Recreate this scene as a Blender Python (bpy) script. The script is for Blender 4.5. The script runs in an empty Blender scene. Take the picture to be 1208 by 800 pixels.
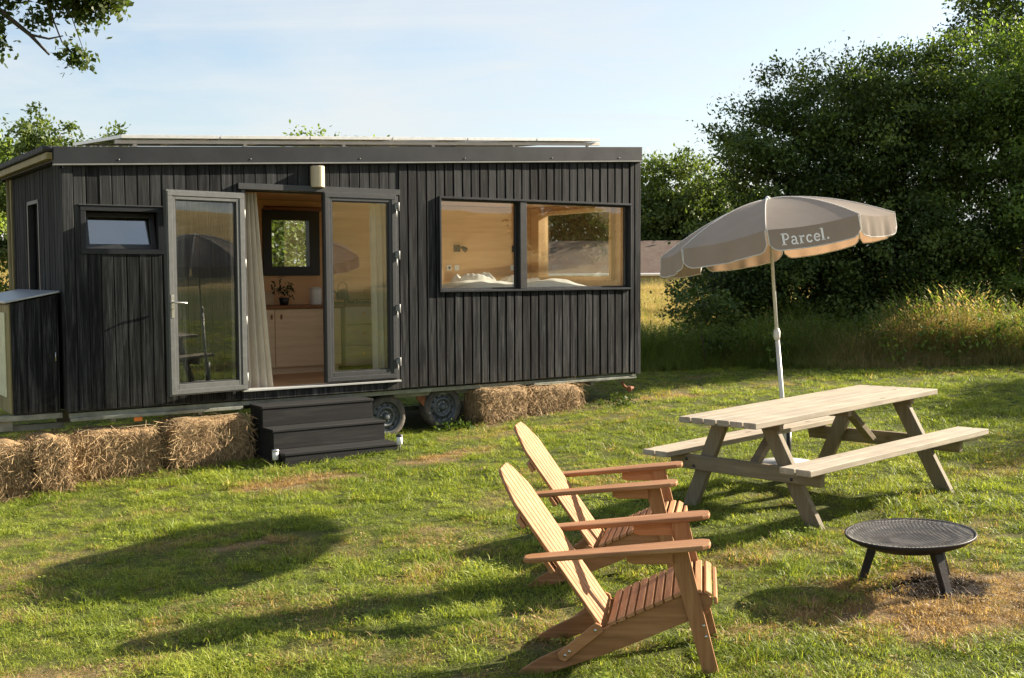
import bpy, bmesh, math, random
import numpy as np
from mathutils import Vector, Matrix

R_ = math.radians
scene = bpy.context.scene
COL = scene.collection

# ------------------------------------------------------------------ camera, sky, sun, exposure
CAM_H, PITCH, ROLL, FPX = 1.8145, .0574, .0055, 1334.61
cd = bpy.data.cameras.new("camera"); cam = bpy.data.objects.new("camera", cd); COL.objects.link(cam)
cd.sensor_fit = 'HORIZONTAL'; cd.sensor_width = 36.0; cd.lens = FPX / 1208 * 36.0
cd.clip_start = .05; cd.clip_end = 3000
_f = Vector((0, math.cos(PITCH), -math.sin(PITCH))); _u0 = Vector((0, math.sin(PITCH), math.cos(PITCH))); _r0 = Vector((1, 0, 0))
_r = _r0 * math.cos(ROLL) - _u0 * math.sin(ROLL)
_u = _r0 * math.sin(ROLL) + _u0 * math.cos(ROLL)
M = Matrix(((_r.x, _u.x, -_f.x, 0), (_r.y, _u.y, -_f.y, 0), (_r.z, _u.z, -_f.z, CAM_H), (0, 0, 0, 1)))
cam.matrix_world = M
scene.camera = cam
scene.view_settings.view_transform = 'Standard'
scene.view_settings.look = 'None'
scene.view_settings.exposure = 1.90
scene.view_settings.gamma = 1.0
scene.view_settings.use_curve_mapping = False
scene.cycles.max_bounces = 10
scene.cycles.transparent_max_bounces = 12
scene.cycles.transmission_bounces = 6
scene.cycles.use_denoising = True

AZ, EL = .405, .426
SUN_DIR = Vector((math.cos(AZ) * math.cos(EL), math.sin(AZ) * math.cos(EL), math.sin(EL)))
world = bpy.data.worlds.new("World"); scene.world = world; world.use_nodes = True
wn = world.node_tree; wn.nodes.clear(); wl = wn.links
def N(tree, t, **kw):
    n = tree.nodes.new(t)
    for k, v in kw.items(): setattr(n, k, v)
    return n
out = N(wn, 'ShaderNodeOutputWorld'); bg = N(wn, 'ShaderNodeBackground')
sky = N(wn, 'ShaderNodeTexSky'); sky.sky_type = 'NISHITA'; sky.sun_disc = False
sky.sun_elevation = EL; sky.sun_rotation = math.pi / 2 - AZ
sky.altitude = 50; sky.air_density = 1.0; sky.dust_density = 1.6; sky.ozone_density = 1.0
bg.inputs['Strength'].default_value = .057
tc = N(wn, 'ShaderNodeTexCoord'); sep = N(wn, 'ShaderNodeSeparateXYZ'); wl.new(tc.outputs['Generated'], sep.inputs[0])
def MathN(tree, op, a, b=None, c=None, clamp=False):
    n = tree.nodes.new('ShaderNodeMath'); n.operation = op; n.use_clamp = clamp
    for i, v in enumerate((a, b, c)):
        if v is None: continue
        if isinstance(v, (int, float)): n.inputs[i].default_value = v
        else: tree.links.new(v, n.inputs[i])
    return n.outputs[0]
zz = MathN(wn, 'ADD', MathN(wn, 'MAXIMUM', sep.outputs['Z'], 0.0), .16)
cx = MathN(wn, 'DIVIDE', sep.outputs['X'], zz); cy = MathN(wn, 'DIVIDE', sep.outputs['Y'], zz)
comb = N(wn, 'ShaderNodeCombineXYZ'); wl.new(cx, comb.inputs[0]); wl.new(MathN(wn, 'MULTIPLY', cy, .8), comb.inputs[1])
nz = N(wn, 'ShaderNodeTexNoise'); nz.inputs['Scale'].default_value = .75; nz.inputs['Detail'].default_value = 7; nz.inputs['Roughness'].default_value = .52
nz.inputs['Distortion'].default_value = .5
wl.new(comb.outputs[0], nz.inputs['Vector'])
cr = N(wn, 'ShaderNodeValToRGB'); cr.color_ramp.elements[0].position = .41; cr.color_ramp.elements[0].color = (.0, .0, .0, 1)
cr.color_ramp.elements[1].position = .62; cr.color_ramp.elements[1].color = (.95, .95, .95, 1)
nz2 = N(wn, 'ShaderNodeTexNoise'); nz2.inputs['Scale'].default_value = 2.6; nz2.inputs['Detail'].default_value = 8; nz2.inputs['Roughness'].default_value = .6; nz2.inputs['Distortion'].default_value = .8
mp2 = N(wn, 'ShaderNodeMapping'); mp2.inputs['Scale'].default_value = (.45, 1.3, 1); mp2.inputs['Rotation'].default_value = (0, 0, .35); wl.new(comb.outputs[0], mp2.inputs['Vector']); wl.new(mp2.outputs[0], nz2.inputs['Vector'])
wl.new(MathN(wn, 'ADD', MathN(wn, 'MULTIPLY', nz.outputs['Fac'], .62), MathN(wn, 'MULTIPLY', nz2.outputs['Fac'], .38)), cr.inputs[0])
hz = MathN(wn, 'MULTIPLY', MathN(wn, 'SUBTRACT', 1.0, MathN(wn, 'MULTIPLY', sep.outputs['Z'], 3.2), clamp=True), .42)   # veil thickens low down
cf = MathN(wn, 'ADD', MathN(wn, 'MULTIPLY', cr.outputs[0], .85), hz, clamp=True)
mx = N(wn, 'ShaderNodeMix', data_type='RGBA')
wl.new(cf, mx.inputs['Factor']); wl.new(sky.outputs[0], mx.inputs['A']); mx.inputs['B'].default_value = (4.0, 4.2, 4.25, 1)
wl.new(mx.outputs['Result'], bg.inputs['Color']); wl.new(bg.outputs[0], out.inputs['Surface'])

sd = bpy.data.lights.new("sun", 'SUN'); sun = bpy.data.objects.new("sun", sd); COL.objects.link(sun)
sd.energy = 5.0; sd.angle = R_(.55); sd.color = (1.0, .87, .70)
sun.rotation_mode = 'QUATERNION'; sun.rotation_quaternion = SUN_DIR.to_track_quat('Z', 'Y'); sun.location = (20, 5, 15)

# ------------------------------------------------------------------ helpers
random.seed(7); rng = np.random.default_rng(11)
GZ, GX, GY = -.0541, .0558, .0038
def sstep(e0, e1, x):
    t = np.clip((x - e0) / (e1 - e0), 0, 1); return t * t * (3 - 2 * t)
def ground(x, y):
    x = np.asarray(x, float); y = np.asarray(y, float)
    xx = np.clip(x, -60, 90) 
    pl = GZ + GX * xx + GY * np.clip(y, -60, 60)
    far = .28 + .035 * np.clip(y - 18, 0, 24) - 2.4 * sstep(43, 60, y) - .01 * np.clip(y - 60, 0, 400) * 0
    far = far + 1.9 * np.exp(-(((x + 25) / 9) ** 2 + ((y - 50) / 12) ** 2))
    s = sstep(17, 32, y)
    z = pl * (1 - s) + far * s
    back = sstep(-14, -50, y)            # the field rises behind
    z = z + back * 2.6 + sstep(20,75,x)*2.6*sstep(30,5,y)
    z = z + .012 * np.sin(x * 1.7 + 1.3 * np.sin(y * .9)) * np.sin(y * 1.9 + .5)
    return z
def gh(x, y): return float(ground(x, y))

def tag(o, label=None, cat=None, group=None, kind=None):
    if label: o['label'] = label
    if cat: o['category'] = cat
    if group: o['group'] = group
    if kind: o['kind'] = kind
    return o
def empty(name, loc=(0, 0, 0), rz=0., mat=None):
    o = bpy.data.objects.new(name, None); COL.objects.link(o); o.empty_display_size = .2
    if mat is not None: o.matrix_world = mat
    else: o.location = loc; o.rotation_euler = (0, 0, rz)
    return o
def copy_tree(o, parent=None):
    c = o.copy(); COL.objects.link(c)
    if parent is not None: c.parent = parent
    for ch in [x for x in bpy.data.objects if x.parent == o]:
        copy_tree(ch, c)
    return c

class MB:
    def __init__(s): s.v = []; s.f = []; s.sm = []; s.mi = []
    def add(s, vs, fs, smooth=False, mi=0):
        b = len(s.v); s.v += [tuple(p) for p in vs]
        for f in fs: s.f.append(tuple(b + i for i in f)); s.sm.append(smooth); s.mi.append(mi)
        return s
    def box(s, x0, x1, y0, y1, z0, z1, rot=None, piv=None, mi=0):
        vs = [Vector(p) for p in ((x0,y0,z0),(x1,y0,z0),(x1,y1,z0),(x0,y1,z0),(x0,y0,z1),(x1,y0,z1),(x1,y1,z1),(x0,y1,z1))]
        if rot is not None:
            pv = Vector(piv) if piv is not None else Vector(((x0+x1)/2,(y0+y1)/2,(z0+z1)/2))
            vs = [pv + rot @ (p - pv) for p in vs]
        return s.add(vs, [(0,3,2,1),(4,5,6,7),(0,1,5,4),(1,2,6,5),(2,3,7,6),(3,0,4,7)], mi=mi)
    def bar(s, p0, p1, w, t, up=(0,0,1), mi=0):
        """rectangular bar p0->p1; w measured along 'side', t along the third axis"""
        p0, p1 = Vector(p0), Vector(p1); d = (p1-p0).normalized(); sd_ = d.cross(Vector(up)).normalized(); tt = sd_.cross(d).normalized()
        vs = []
        for p in (p0, p1):
            for a, b in ((-1,-1),(1,-1),(1,1),(-1,1)): vs.append(p + sd_*a*w/2 + tt*b*t/2)
        return s.add(vs, [(3,2,1,0),(4,5,6,7),(0,1,5,4),(1,2,6,5),(2,3,7,6),(3,0,4,7)], mi=mi)
    def prism(s, poly, o, ux, uy, th, mi=0, smooth=False):
        """2D polygon (ccw) in plane o,ux,uy; extruded by vector th"""
        o, ux, uy, th = Vector(o), Vector(ux), Vector(uy), Vector(th); n = len(poly)
        a = [o + ux*p[0] + uy*p[1] for p in poly]; b = [p + th for p in a]
        fs = [tuple(range(n-1,-1,-1)), tuple(range(n,2*n))] + [(i,(i+1)%n,n+(i+1)%n,n+i) for i in range(n)]
        return s.add(a+b, fs, smooth, mi)
    def tube(s, pts, rad, seg=10, cap=True, mi=0):
        pts = [Vector(p) for p in pts]; n = len(pts); rad = rad if isinstance(rad,(list,tuple)) else [rad]*n
        vs = []; prev = None
        for i,p in enumerate(pts):
            d = (pts[min(i+1,n-1)]-pts[max(i-1,0)]).normalized()
            if prev is None: a = d.orthogonal().normalized()
            else:
                a = (prev - d*prev.dot(d)); a = a.normalized() if a.length > 1e-6 else d.orthogonal().normalized()
            prev = a; b = d.cross(a)
            for k in range(seg):
                t = 2*math.pi*k/seg; vs.append(p + (a*math.cos(t)+b*math.sin(t))*rad[i])
        fs = [(i*seg+k, i*seg+(k+1)%seg, (i+1)*seg+(k+1)%seg, (i+1)*seg+k) for i in range(n-1) for k in range(seg)]
        s.add(vs, fs, True, mi)
        if cap:
            b = len(s.v) - n*seg
            s.f.append(tuple(b+k for k in range(seg-1,-1,-1))); s.sm.append(False); s.mi.append(mi)
            s.f.append(tuple(b+(n-1)*seg+k for k in range(seg))); s.sm.append(False); s.mi.append(mi)
        return s
    def lathe(s, prof, seg=32, c=(0,0,0), axis='Z', smooth=True, mi=0):
        c = Vector(c); vs = []
        for r, h in prof:
            for k in range(seg):
                t = 2*math.pi*k/seg
                if axis == 'Z': vs.append(c+Vector((r*math.cos(t), r*math.sin(t), h)))
                elif axis == 'Y': vs.append(c+Vector((r*math.cos(t), h, r*math.sin(t))))
                else: vs.append(c+Vector((h, r*math.cos(t), r*math.sin(t))))
        fs = []
        for i in range(len(prof)-1):
            for k in range(seg): fs.append((i*seg+k, i*seg+(k+1)%seg, (i+1)*seg+(k+1)%seg, (i+1)*seg+k))
        return s.add(vs, fs, smooth, mi)
    def build(s, name, mat, parent=None, bev=0, label=None, seg=1):
        me = bpy.data.meshes.new(name); me.from_pydata(s.v, [], s.f); me.update()
        me.polygons.foreach_set('use_smooth', s.sm)
        for m in (mat if isinstance(mat,(list,tuple)) else [mat]): me.materials.append(m)
        me.polygons.foreach_set('material_index', s.mi)
        bm = bmesh.new(); bm.from_mesh(me); bmesh.ops.recalc_face_normals(bm, faces=bm.faces); bm.to_mesh(me); bm.free()
        o = bpy.data.objects.new(name, me); COL.objects.link(o)
        if parent is not None: o.parent = parent
        if bev:
            b = o.modifiers.new('bevel','BEVEL'); b.width = bev; b.segments = seg; b.limit_method = 'ANGLE'; b.angle_limit = R_(40)
        if label: o['label'] = label
        return o
def np_mesh(name, verts, faces, mat, parent=None, smooth=False):
    """verts (n,3), faces (m,k) same k"""
    me = bpy.data.meshes.new(name); n, k = len(faces), faces.shape[1]
    me.vertices.add(len(verts)); me.vertices.foreach_set('co', np.ascontiguousarray(verts, np.float32).ravel())
    me.loops.add(n*k); me.loops.foreach_set('vertex_index', np.ascontiguousarray(faces, np.int32).ravel())
    me.polygons.add(n); me.polygons.foreach_set('loop_start', np.arange(0, n*k, k, dtype=np.int32))
    if smooth: me.polygons.foreach_set('use_smooth', np.ones(n, bool))
    me.update(calc_edges=True); me.validate()
    me.materials.append(mat)
    o = bpy.data.objects.new(name, me)
    return o
def link(o, parent=None):
    COL.objects.link(o)
    if parent is not None: o.parent = parent
    return o

# ------------------------------------------------------------------ materials
def newmat(name):
    m = bpy.data.materials.new(name); m.use_nodes = True; t = m.node_tree; t.nodes.clear()
    o = N(t, 'ShaderNodeOutputMaterial'); return m, t, o
def ramp(t, fac, stops):
    r = N(t, 'ShaderNodeValToRGB'); e = r.color_ramp.elements
    while len(e) < len(stops): e.new(.5)
    for i,(p,c) in enumerate(stops): e[i].position = p; e[i].color = (*c, 1) if len(c)==3 else c
    t.links.new(fac, r.inputs[0]); return r.outputs[0]
def noise(t, vec, sc, det=4, rough=.55, dist=0.):
    n = N(t, 'ShaderNodeTexNoise'); n.inputs['Scale'].default_value = sc; n.inputs['Detail'].default_value = det
    n.inputs['Roughness'].default_value = rough; n.inputs['Distortion'].default_value = dist
    if vec is not None: t.links.new(vec, n.inputs['Vector'])
    return n.outputs['Fac']
def mapping(t, vec, scale=(1,1,1), rot=(0,0,0)):
    m = N(t, 'ShaderNodeMapping'); m.inputs['Scale'].default_value = scale; m.inputs['Rotation'].default_value = rot
    t.links.new(vec, m.inputs['Vector']); return m.outputs[0]
def mixc(t, fac, a, b, mode='MIX'):
    m = N(t, 'ShaderNodeMix', data_type='RGBA', blend_type=mode)
    for s_, v in (('Factor', fac), ('A', a), ('B', b)):
        if isinstance(v, (int, float)): m.inputs[s_].default_value = v
        elif isinstance(v, tuple): m.inputs[s_].default_value = (*v, 1) if len(v)==3 else v
        else: t.links.new(v, m.inputs[s_])
    return m.outputs['Result']
def bump(t, h, st=.3, d=.01):
    b = N(t, 'ShaderNodeBump'); b.inputs['Strength'].default_value = st; b.inputs['Distance'].default_value = d
    t.links.new(h, b.inputs['Height']); return b.outputs[0]
def island(t):
    g_ = N(t, 'ShaderNodeNewGeometry'); return g_.outputs['Random Per Island'], g_
def principled(t, o, base, rough=.6, metal=0., normal=None, spec=None):
    p = N(t, 'ShaderNodeBsdfPrincipled')
    if isinstance(base, tuple): p.inputs['Base Color'].default_value = (*base, 1)
    else: t.links.new(base, p.inputs['Base Color'])
    if isinstance(rough, (int, float)): p.inputs['Roughness'].default_value = rough
    else: t.links.new(rough, p.inputs['Roughness'])
    p.inputs['Metallic'].default_value = metal
    if spec is not None: p.inputs['Specular IOR Level'].default_value = spec
    if normal is not None: t.links.new(normal, p.inputs['Normal'])
    if o is not None: t.links.new(p.outputs[0], o.inputs['Surface'])
    return p

def mat_wood(name, dark, mid, light, axis=0, rough=.6, grain=1., knots=True, sat_var=.25, weather=None, coat=False):
    """axis: 0/1/2 = local grain direction"""
    m, t, o = newmat(name); tcn = N(t, 'ShaderNodeTexCoord'); isl, _ = island(t)
    ofs = N(t, 'ShaderNodeVectorMath', operation='ADD'); cmb = N(t, 'ShaderNodeCombineXYZ')
    for i in range(3): t.links.new(MathN(t, 'MULTIPLY', isl, 7.3+i*3.1), cmb.inputs[i])
    t.links.new(tcn.outputs['Object'], ofs.inputs[0]); t.links.new(cmb.outputs[0], ofs.inputs[1])
    sc = [1.,1.,1.]; sc[axis] = .06
    v = mapping(t, ofs.outputs[0], tuple(sc))
    n1 = noise(t, v, 26*grain, 6, .6, .8); n2 = noise(t, v, 110*grain, 3, .6)
    sc2 = [1.,1.,1.]; sc2[axis] = .3
    n3 = noise(t, mapping(t, ofs.outputs[0], tuple(sc2)), 5, 3, .5)
    mixn = MathN(t, 'ADD', MathN(t, 'MULTIPLY', n1, .7), MathN(t, 'MULTIPLY', n2, .3))
    c = ramp(t, mixn, [(.3, dark), (.5, mid), (.7, light)])
    c = mixc(t, MathN(t, 'MULTIPLY', n3, .5), c, mid)
    br = MathN(t, 'ADD', MathN(t, 'MULTIPLY', isl, sat_var), 1 - sat_var/2)
    bc = N(t, 'ShaderNodeCombineXYZ')
    for i in range(3): t.links.new(br, bc.inputs[i])
    c = mixc(t, 1.0, c, bc.outputs[0], 'MULTIPLY')
    if weather:
        w = noise(t, tcn.outputs['Object'], 3.5, 5, .6); wr = ramp(t, w, [(.42,(0,0,0)),(.62,(1,1,1))])
        c = mixc(t, MathN(t, 'MULTIPLY', wr, .55), c, weather)
    if knots and weather:
        vo = N(t, 'ShaderNodeTexVoronoi'); vo.inputs['Scale'].default_value = 4.2; sc3 = [1.,1.,1.]; sc3[axis] = .55; t.links.new(mapping(t, ofs.outputs[0], tuple(sc3)), vo.inputs['Vector'])
        c = mixc(t, MathN(t, 'MULTIPLY', ramp(t, vo.outputs['Distance'], [(.05,(1,1,1)),(.11,(0,0,0))]), .75), c, (.13,.075,.035))
    principled(t, o, c, rough, 0, bump(t, mixn, .35, .004), .25)
    return m

def mat_plain(name, col, rough=.5, metal=0., var=.15, nscale=8., bmp=.0, spec=None, dirt=None):
    m, t, o = newmat(name); tcn = N(t, 'ShaderNodeTexCoord'); n = noise(t, tcn.outputs['Object'], nscale, 5, .6)
    lo = tuple(c*(1-var) for c in col); hi = tuple(min(1,c*(1+var)) for c in col)
    c = ramp(t, n, [(.3, lo), (.7, hi)])
    if dirt:
        n2 = noise(t, tcn.outputs['Object'], nscale*.35, 6, .65); c = mixc(t, MathN(t,'MULTIPLY', ramp(t, n2, [(.45,(0,0,0)),(.7,(1,1,1))]), .6), c, dirt)
    rg = MathN(t, 'ADD', MathN(t, 'MULTIPLY', n, .25), rough-.12)
    principled(t, o, c, rg, metal, bump(t, noise(t, tcn.outputs['Object'], nscale*6, 3), bmp, .003) if bmp else None, spec)
    return m

def mat_charred():
    m, t, o = newmat('charred_wood'); tcn = N(t, 'ShaderNodeTexCoord'); isl, _ = island(t)
    cmb = N(t, 'ShaderNodeCombineXYZ')
    for i in range(3): t.links.new(MathN(t, 'MULTIPLY', isl, 9.1+i*2.7), cmb.inputs[i])
    ofs = N(t, 'ShaderNodeVectorMath', operation='ADD'); t.links.new(tcn.outputs['Object'], ofs.inputs[0]); t.links.new(cmb.outputs[0], ofs.inputs[1])
    v = mapping(t, ofs.outputs[0], (1,1,.05)); n1 = noise(t, v, 30, 7, .65, .6); n2 = noise(t, mapping(t, ofs.outputs[0], (1,1,.02)), 120, 4, .7)
    n3 = noise(t, mapping(t, ofs.outputs[0], (1,1,.35)), 3.5, 5, .6)
    mixn = MathN(t, 'ADD', MathN(t, 'MULTIPLY', n1, .6), MathN(t, 'MULTIPLY', n2, .4))
    c = ramp(t, mixn, [(.3,(.0025,.0028,.0032)),(.48,(.0075,.0085,.0095)),(.68,(.075,.078,.079))])
    c = mixc(t, MathN(t,'MULTIPLY', ramp(t, n3, [(.5,(0,0,0)),(.75,(1,1,1))]), .5), c, (.024,.026,.0265))
    sepo = N(t, 'ShaderNodeSeparateXYZ'); t.links.new(tcn.outputs['Object'], sepo.inputs[0])
    # boards greyer towards the top, each by its own random amount
    gr_ = MathN(t, 'MULTIPLY', MathN(t, 'SUBTRACT', sepo.outputs['Z'], 1.6, clamp=True), .45, clamp=True)
    c = mixc(t, MathN(t, 'MULTIPLY', gr_, MathN(t,'ADD', MathN(t,'MULTIPLY', isl,.8), .2)), c, (.036,.038,.0385))
    dst = MathN(t, 'MULTIPLY', MathN(t, 'SUBTRACT', 1.0, MathN(t, 'MULTIPLY', MathN(t, 'SUBTRACT', sepo.outputs['Z'], .46, clamp=True), 3.0), clamp=True), ramp(t, noise(t, tcn.outputs['Object'], 14, 5, .7), [(.45,(0,0,0)),(.75,(1,1,1))]))
    c = mixc(t, MathN(t,'MULTIPLY',dst,.35), c, (.09,.075,.05))
    br = MathN(t, 'ADD', MathN(t, 'MULTIPLY', isl, .6), .7); bc = N(t, 'ShaderNodeCombineXYZ')
    for i in range(3): t.links.new(br, bc.inputs[i])
    c = mixc(t, 1.0, c, bc.outputs[0], 'MULTIPLY')
    principled(t, o, c, .8, 0, bump(t, mixn, .6, .006), .14)
    return m
def mat_glass(name='window_glass', tint=(.93,.95,.94), ior=1.75):
    m, t, o = newmat(name); tr = N(t, 'ShaderNodeBsdfTransparent'); tr.inputs[0].default_value = (*tint,1)
    gl = N(t, 'ShaderNodeBsdfGlossy'); gl.inputs['Roughness'].default_value = 0.0; gl.inputs[0].default_value = (.95,.97,.97,1)
    ge = N(t, 'ShaderNodeNewGeometry'); dp = N(t, 'ShaderNodeVectorMath', operation='DOT_PRODUCT'); t.links.new(ge.outputs['Incoming'], dp.inputs[0]); t.links.new(ge.outputs['Normal'], dp.inputs[1])
    f0 = ((ior-1)/(ior+1))**2
    fr_ = MathN(t, 'ADD', MathN(t, 'MULTIPLY', MathN(t, 'POWER', MathN(t, 'SUBTRACT', 1.0, MathN(t, 'ABSOLUTE', dp.outputs['Value']), clamp=True), 5.0), 1-f0), f0)
    tcn = N(t, 'ShaderNodeTexCoord'); b = bump(t, noise(t, tcn.outputs['Object'], 2.2, 1), .02, .02); t.links.new(b, gl.inputs['Normal'])
    mx_ = N(t, 'ShaderNodeMixShader'); t.links.new(fr_, mx_.inputs[0]); t.links.new(tr.outputs[0], mx_.inputs[1]); t.links.new(gl.outputs[0], mx_.inputs[2])
    t.links.new(mx_.outputs[0], o.inputs['Surface']); return m
def mat_leaf(name, c1, c2, c3, trans=.35, nsc=.6, gloss=.25):
    m, t, o = newmat(name); isl, g_ = island(t); tcn = N(t, 'ShaderNodeTexCoord')
    n = noise(t, tcn.outputs['Object'], nsc, 3, .6)
    ta = N(t,'ShaderNodeAttribute'); ta.attribute_name = 'tint'
    fac = MathN(t, 'ADD', MathN(t, 'ADD', MathN(t, 'MULTIPLY', isl, .3), MathN(t, 'MULTIPLY', n, .35)), MathN(t,'MULTIPLY', ta.outputs['Fac'], .42))
    c = ramp(t, fac, [(.25, c1), (.52, c2), (.85, c3)])
    p = principled(t, None, c, .5, 0, None, gloss)
    tl = N(t, 'ShaderNodeBsdfTranslucent'); t.links.new(mixc(t, 1., c, (1.25,1.3,.55), 'MULTIPLY'), tl.inputs[0])
    mx_ = N(t, 'ShaderNodeMixShader'); mx_.inputs[0].default_value = trans
    t.links.new(p.outputs[0], mx_.inputs[1]); t.links.new(tl.outputs[0], mx_.inputs[2]); t.links.new(mx_.outputs[0], o.inputs['Surface'])
    return m
def mat_fabric(name, col, trans=.3, sc=400, var=.08, tint=(1,1,1)):
    m, t, o = newmat(name); tcn = N(t, 'ShaderNodeTexCoord'); n = noise(t, tcn.outputs['Object'], 5, 5, .6); w = noise(t, tcn.outputs['Object'], sc, 2)
    c = ramp(t, n, [(.3, tuple(x*(1-var) for x in col)), (.7, tuple(x*(1+var) for x in col))])
    d = N(t, 'ShaderNodeBsdfDiffuse'); t.links.new(c, d.inputs[0]); d.inputs['Roughness'].default_value = .6; t.links.new(bump(t, w, .2, .001), d.inputs['Normal'])
    tl = N(t, 'ShaderNodeBsdfTranslucent'); t.links.new(mixc(t,1.,c,tint,'MULTIPLY'), tl.inputs[0])
    mx_ = N(t, 'ShaderNodeMixShader'); mx_.inputs[0].default_value = trans
    t.links.new(d.outputs[0], mx_.inputs[1]); t.links.new(tl.outputs[0], mx_.inputs[2]); t.links.new(mx_.outputs[0], o.inputs['Surface'])
    return m

M_CHAR = mat_charred()
M_GREY = mat_plain('anthracite_frame', (.026,.029,.031), .5, 0, .08, 20)
M_GREYL = mat_plain('anthracite_frame_pale', (.085,.09,.088), .4, 0, .08, 20)  # paler grey than the other frames, for the open leaf
M_BLACKMETAL = mat_plain('black_coated_metal', (.018,.019,.02), .45, 0, .2, 20)
M_FASCIA = mat_plain('fascia_sheet', (.016,.019,.023), .5, .0, .2, 3, 0, .25)
M_EDGE = mat_plain('drip_edge', (.16,.165,.16), .5, .1, .1, 10)
M_PLY = mat_wood('birch_ply', (.58,.33,.15), (.70,.43,.22), (.78,.52,.29), 0, .45, .35, sat_var=.05)
M_PINE = mat_wood('pine_trim', (.45,.25,.10), (.62,.38,.18), (.72,.47,.25), 2, .5, .6, sat_var=.1)
M_OAKF = mat_wood('oak_floor', (.32,.17,.07), (.50,.29,.14), (.60,.37,.2), 0, .45, .8)
M_CAB = mat_wood('oak_front', (.55,.40,.24), (.68,.52,.33), (.76,.61,.42), 0, .5, .6, sat_var=.08)
M_CABG = mat_plain('sage_front', (.52,.48,.33), .5, 0, .05, 6)
M_TOPW = mat_wood('worktop', (.12,.05,.025), (.2,.09,.04), (.28,.13,.06), 0, .35, .8)
M_STEEL = mat_plain('brushed_steel', (.6,.6,.58), .3, 1., .1, 30)
M_BRASS = mat_plain('brass', (.75,.5,.2), .3, 1., .1, 30)
M_GALV = mat_plain('galvanised_rail', (.22,.235,.20), .5, .35, .3, 9, .1, dirt=(.12,.11,.07))
M_RUST = mat_plain('rusty_steel', (.22,.08,.03), .8, .1, .4, 20, .3)
M_RUBBER = mat_plain('tyre_rubber', (.05,.047,.043), .8, 0, .3, 15, .2, dirt=(.26,.21,.15))
M_RIM = mat_plain('wheel_steel', (.10,.112,.12), .5, .5, .2, 14)
M_GLASS = mat_glass()
M_STEP = mat_wood('black_stained_step', (.004,.004,.0045), (.009,.0095,.010), (.03,.029,.027), 0, .7, .7, sat_var=.4)
M_CREAM = mat_plain('cream_shade', (.50,.42,.29), .55, 0, .06, 10)
M_WHITE = mat_plain('white_plastic', (.75,.75,.72), .4, 0, .05, 10)
M_LINEN = mat_fabric('white_linen', (.8,.79,.76), .15)
M_CURT = mat_fabric('cream_curtain', (.74,.70,.60), .4)
M_CANVAS = mat_fabric('taupe_canvas', (.40,.355,.31), .28, var=.05, tint=(1.0,.72,.5))
M_PIPING = mat_fabric('white_piping', (.78,.76,.72), .2)
M_POLE = mat_plain('white_pole', (.62,.62,.58), .4, .1, .08, 20)
M_ACACIA = mat_wood('oiled_hardwood', (.155,.068,.028), (.32,.155,.068), (.48,.27,.13), 0, .5, .9, sat_var=.45)
M_ACACIAZ = mat_wood('oiled_hardwood_upright', (.155,.068,.028), (.32,.155,.068), (.48,.27,.13), 2, .5, .9, sat_var=.45)
M_ACACIAY = mat_wood('oiled_hardwood_slat', (.15,.066,.03), (.31,.155,.072), (.47,.27,.135), 1, .5, .9, sat_var=.5)
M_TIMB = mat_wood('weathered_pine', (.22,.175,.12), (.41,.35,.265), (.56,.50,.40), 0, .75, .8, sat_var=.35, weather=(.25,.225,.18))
M_TIMBZ = mat_wood('weathered_pine_upright_shaded', (.10,.078,.045), (.20,.16,.10), (.31,.26,.18), 2, .7, .8, sat_var=.2, weather=(.17,.155,.11))  # same pine as the top boards, shade on the legs put into the colour
M_TIMBY = mat_wood('weathered_pine_crossbar_shaded', (.10,.078,.045), (.19,.15,.095), (.30,.25,.17), 1, .7, .8, sat_var=.2, weather=(.16,.145,.10))  # top board pine again, darkened in colour for the shade under the table
M_BARK = mat_wood('tree_bark', (.03,.024,.018), (.07,.055,.04), (.13,.105,.08), 2, .9, .4)
M_CAST = mat_plain('black_iron', (.022,.022,.023), .55, .4, .3, 12, .3, dirt=(.06,.04,.03))
M_HINGE = mat_plain('grey_hinge', (.33,.34,.33), .55, .1, .05, 20)
M_ROOFTOP = mat_plain('roof_membrane', (.03,.03,.032), .7, 0, .2, 5)
M_OLIVE = mat_wood('olive_boards', (.10,.08,.03), (.22,.18,.08), (.36,.31,.15), 2, .6, .8)
M_DRY = None

# ------------------------------------------------------------------ terrain
PATCH = [(-2.1,10.5,.75,.28,.5,1),(-1.8,10.75,.45,.2,.5,.9),(-.62,11.55,.62,.26,.6,1),(2.0,15.3,.9,.35,.3,.9),(2.25,5.85,.85,.62,.3,1.25),(1.4,6.9,.6,.25,.4,.5),
         (-2.3,5.5,.45,.2,.1,.7),(-2.4,8.3,.7,.18,.5,.45),(-1.9,8.1,.38,.14,.5,.95),(-1.9,5.6,.3,.16,.3,.6),(1.2,5.55,.32,.16,.3,.65),(.6,9.5,1.2,.3,.5,.4),(3.4,6.5,.5,.25,.6,.5),(4.2,9.3,1.0,.4,.5,.45),
         (-3.1,9.4,.6,.15,.5,.5),(.2,13.0,1.1,.3,.55,.45),(2.9,12.6,1.0,.3,.3,.4),(-3.9,8.6,.8,.2,.5,.35)]
def vnoise(x, y, sc, seed=0):
    """cheap value noise"""
    x = x*sc + seed*17.3; y = y*sc + seed*9.7
    xi = np.floor(x).astype(int); yi = np.floor(y).astype(int); fx = x-xi; fy = y-yi
    fx = fx*fx*(3-2*fx); fy = fy*fy*(3-2*fy)
    def h(a, b): 
        v = np.sin(a*127.1 + b*311.7 + seed*53.1)*43758.5453; return v-np.floor(v)
    return (h(xi,yi)*(1-fx)+h(xi+1,yi)*fx)*(1-fy) + (h(xi,yi+1)*(1-fx)+h(xi+1,yi+1)*fx)*fy
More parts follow.
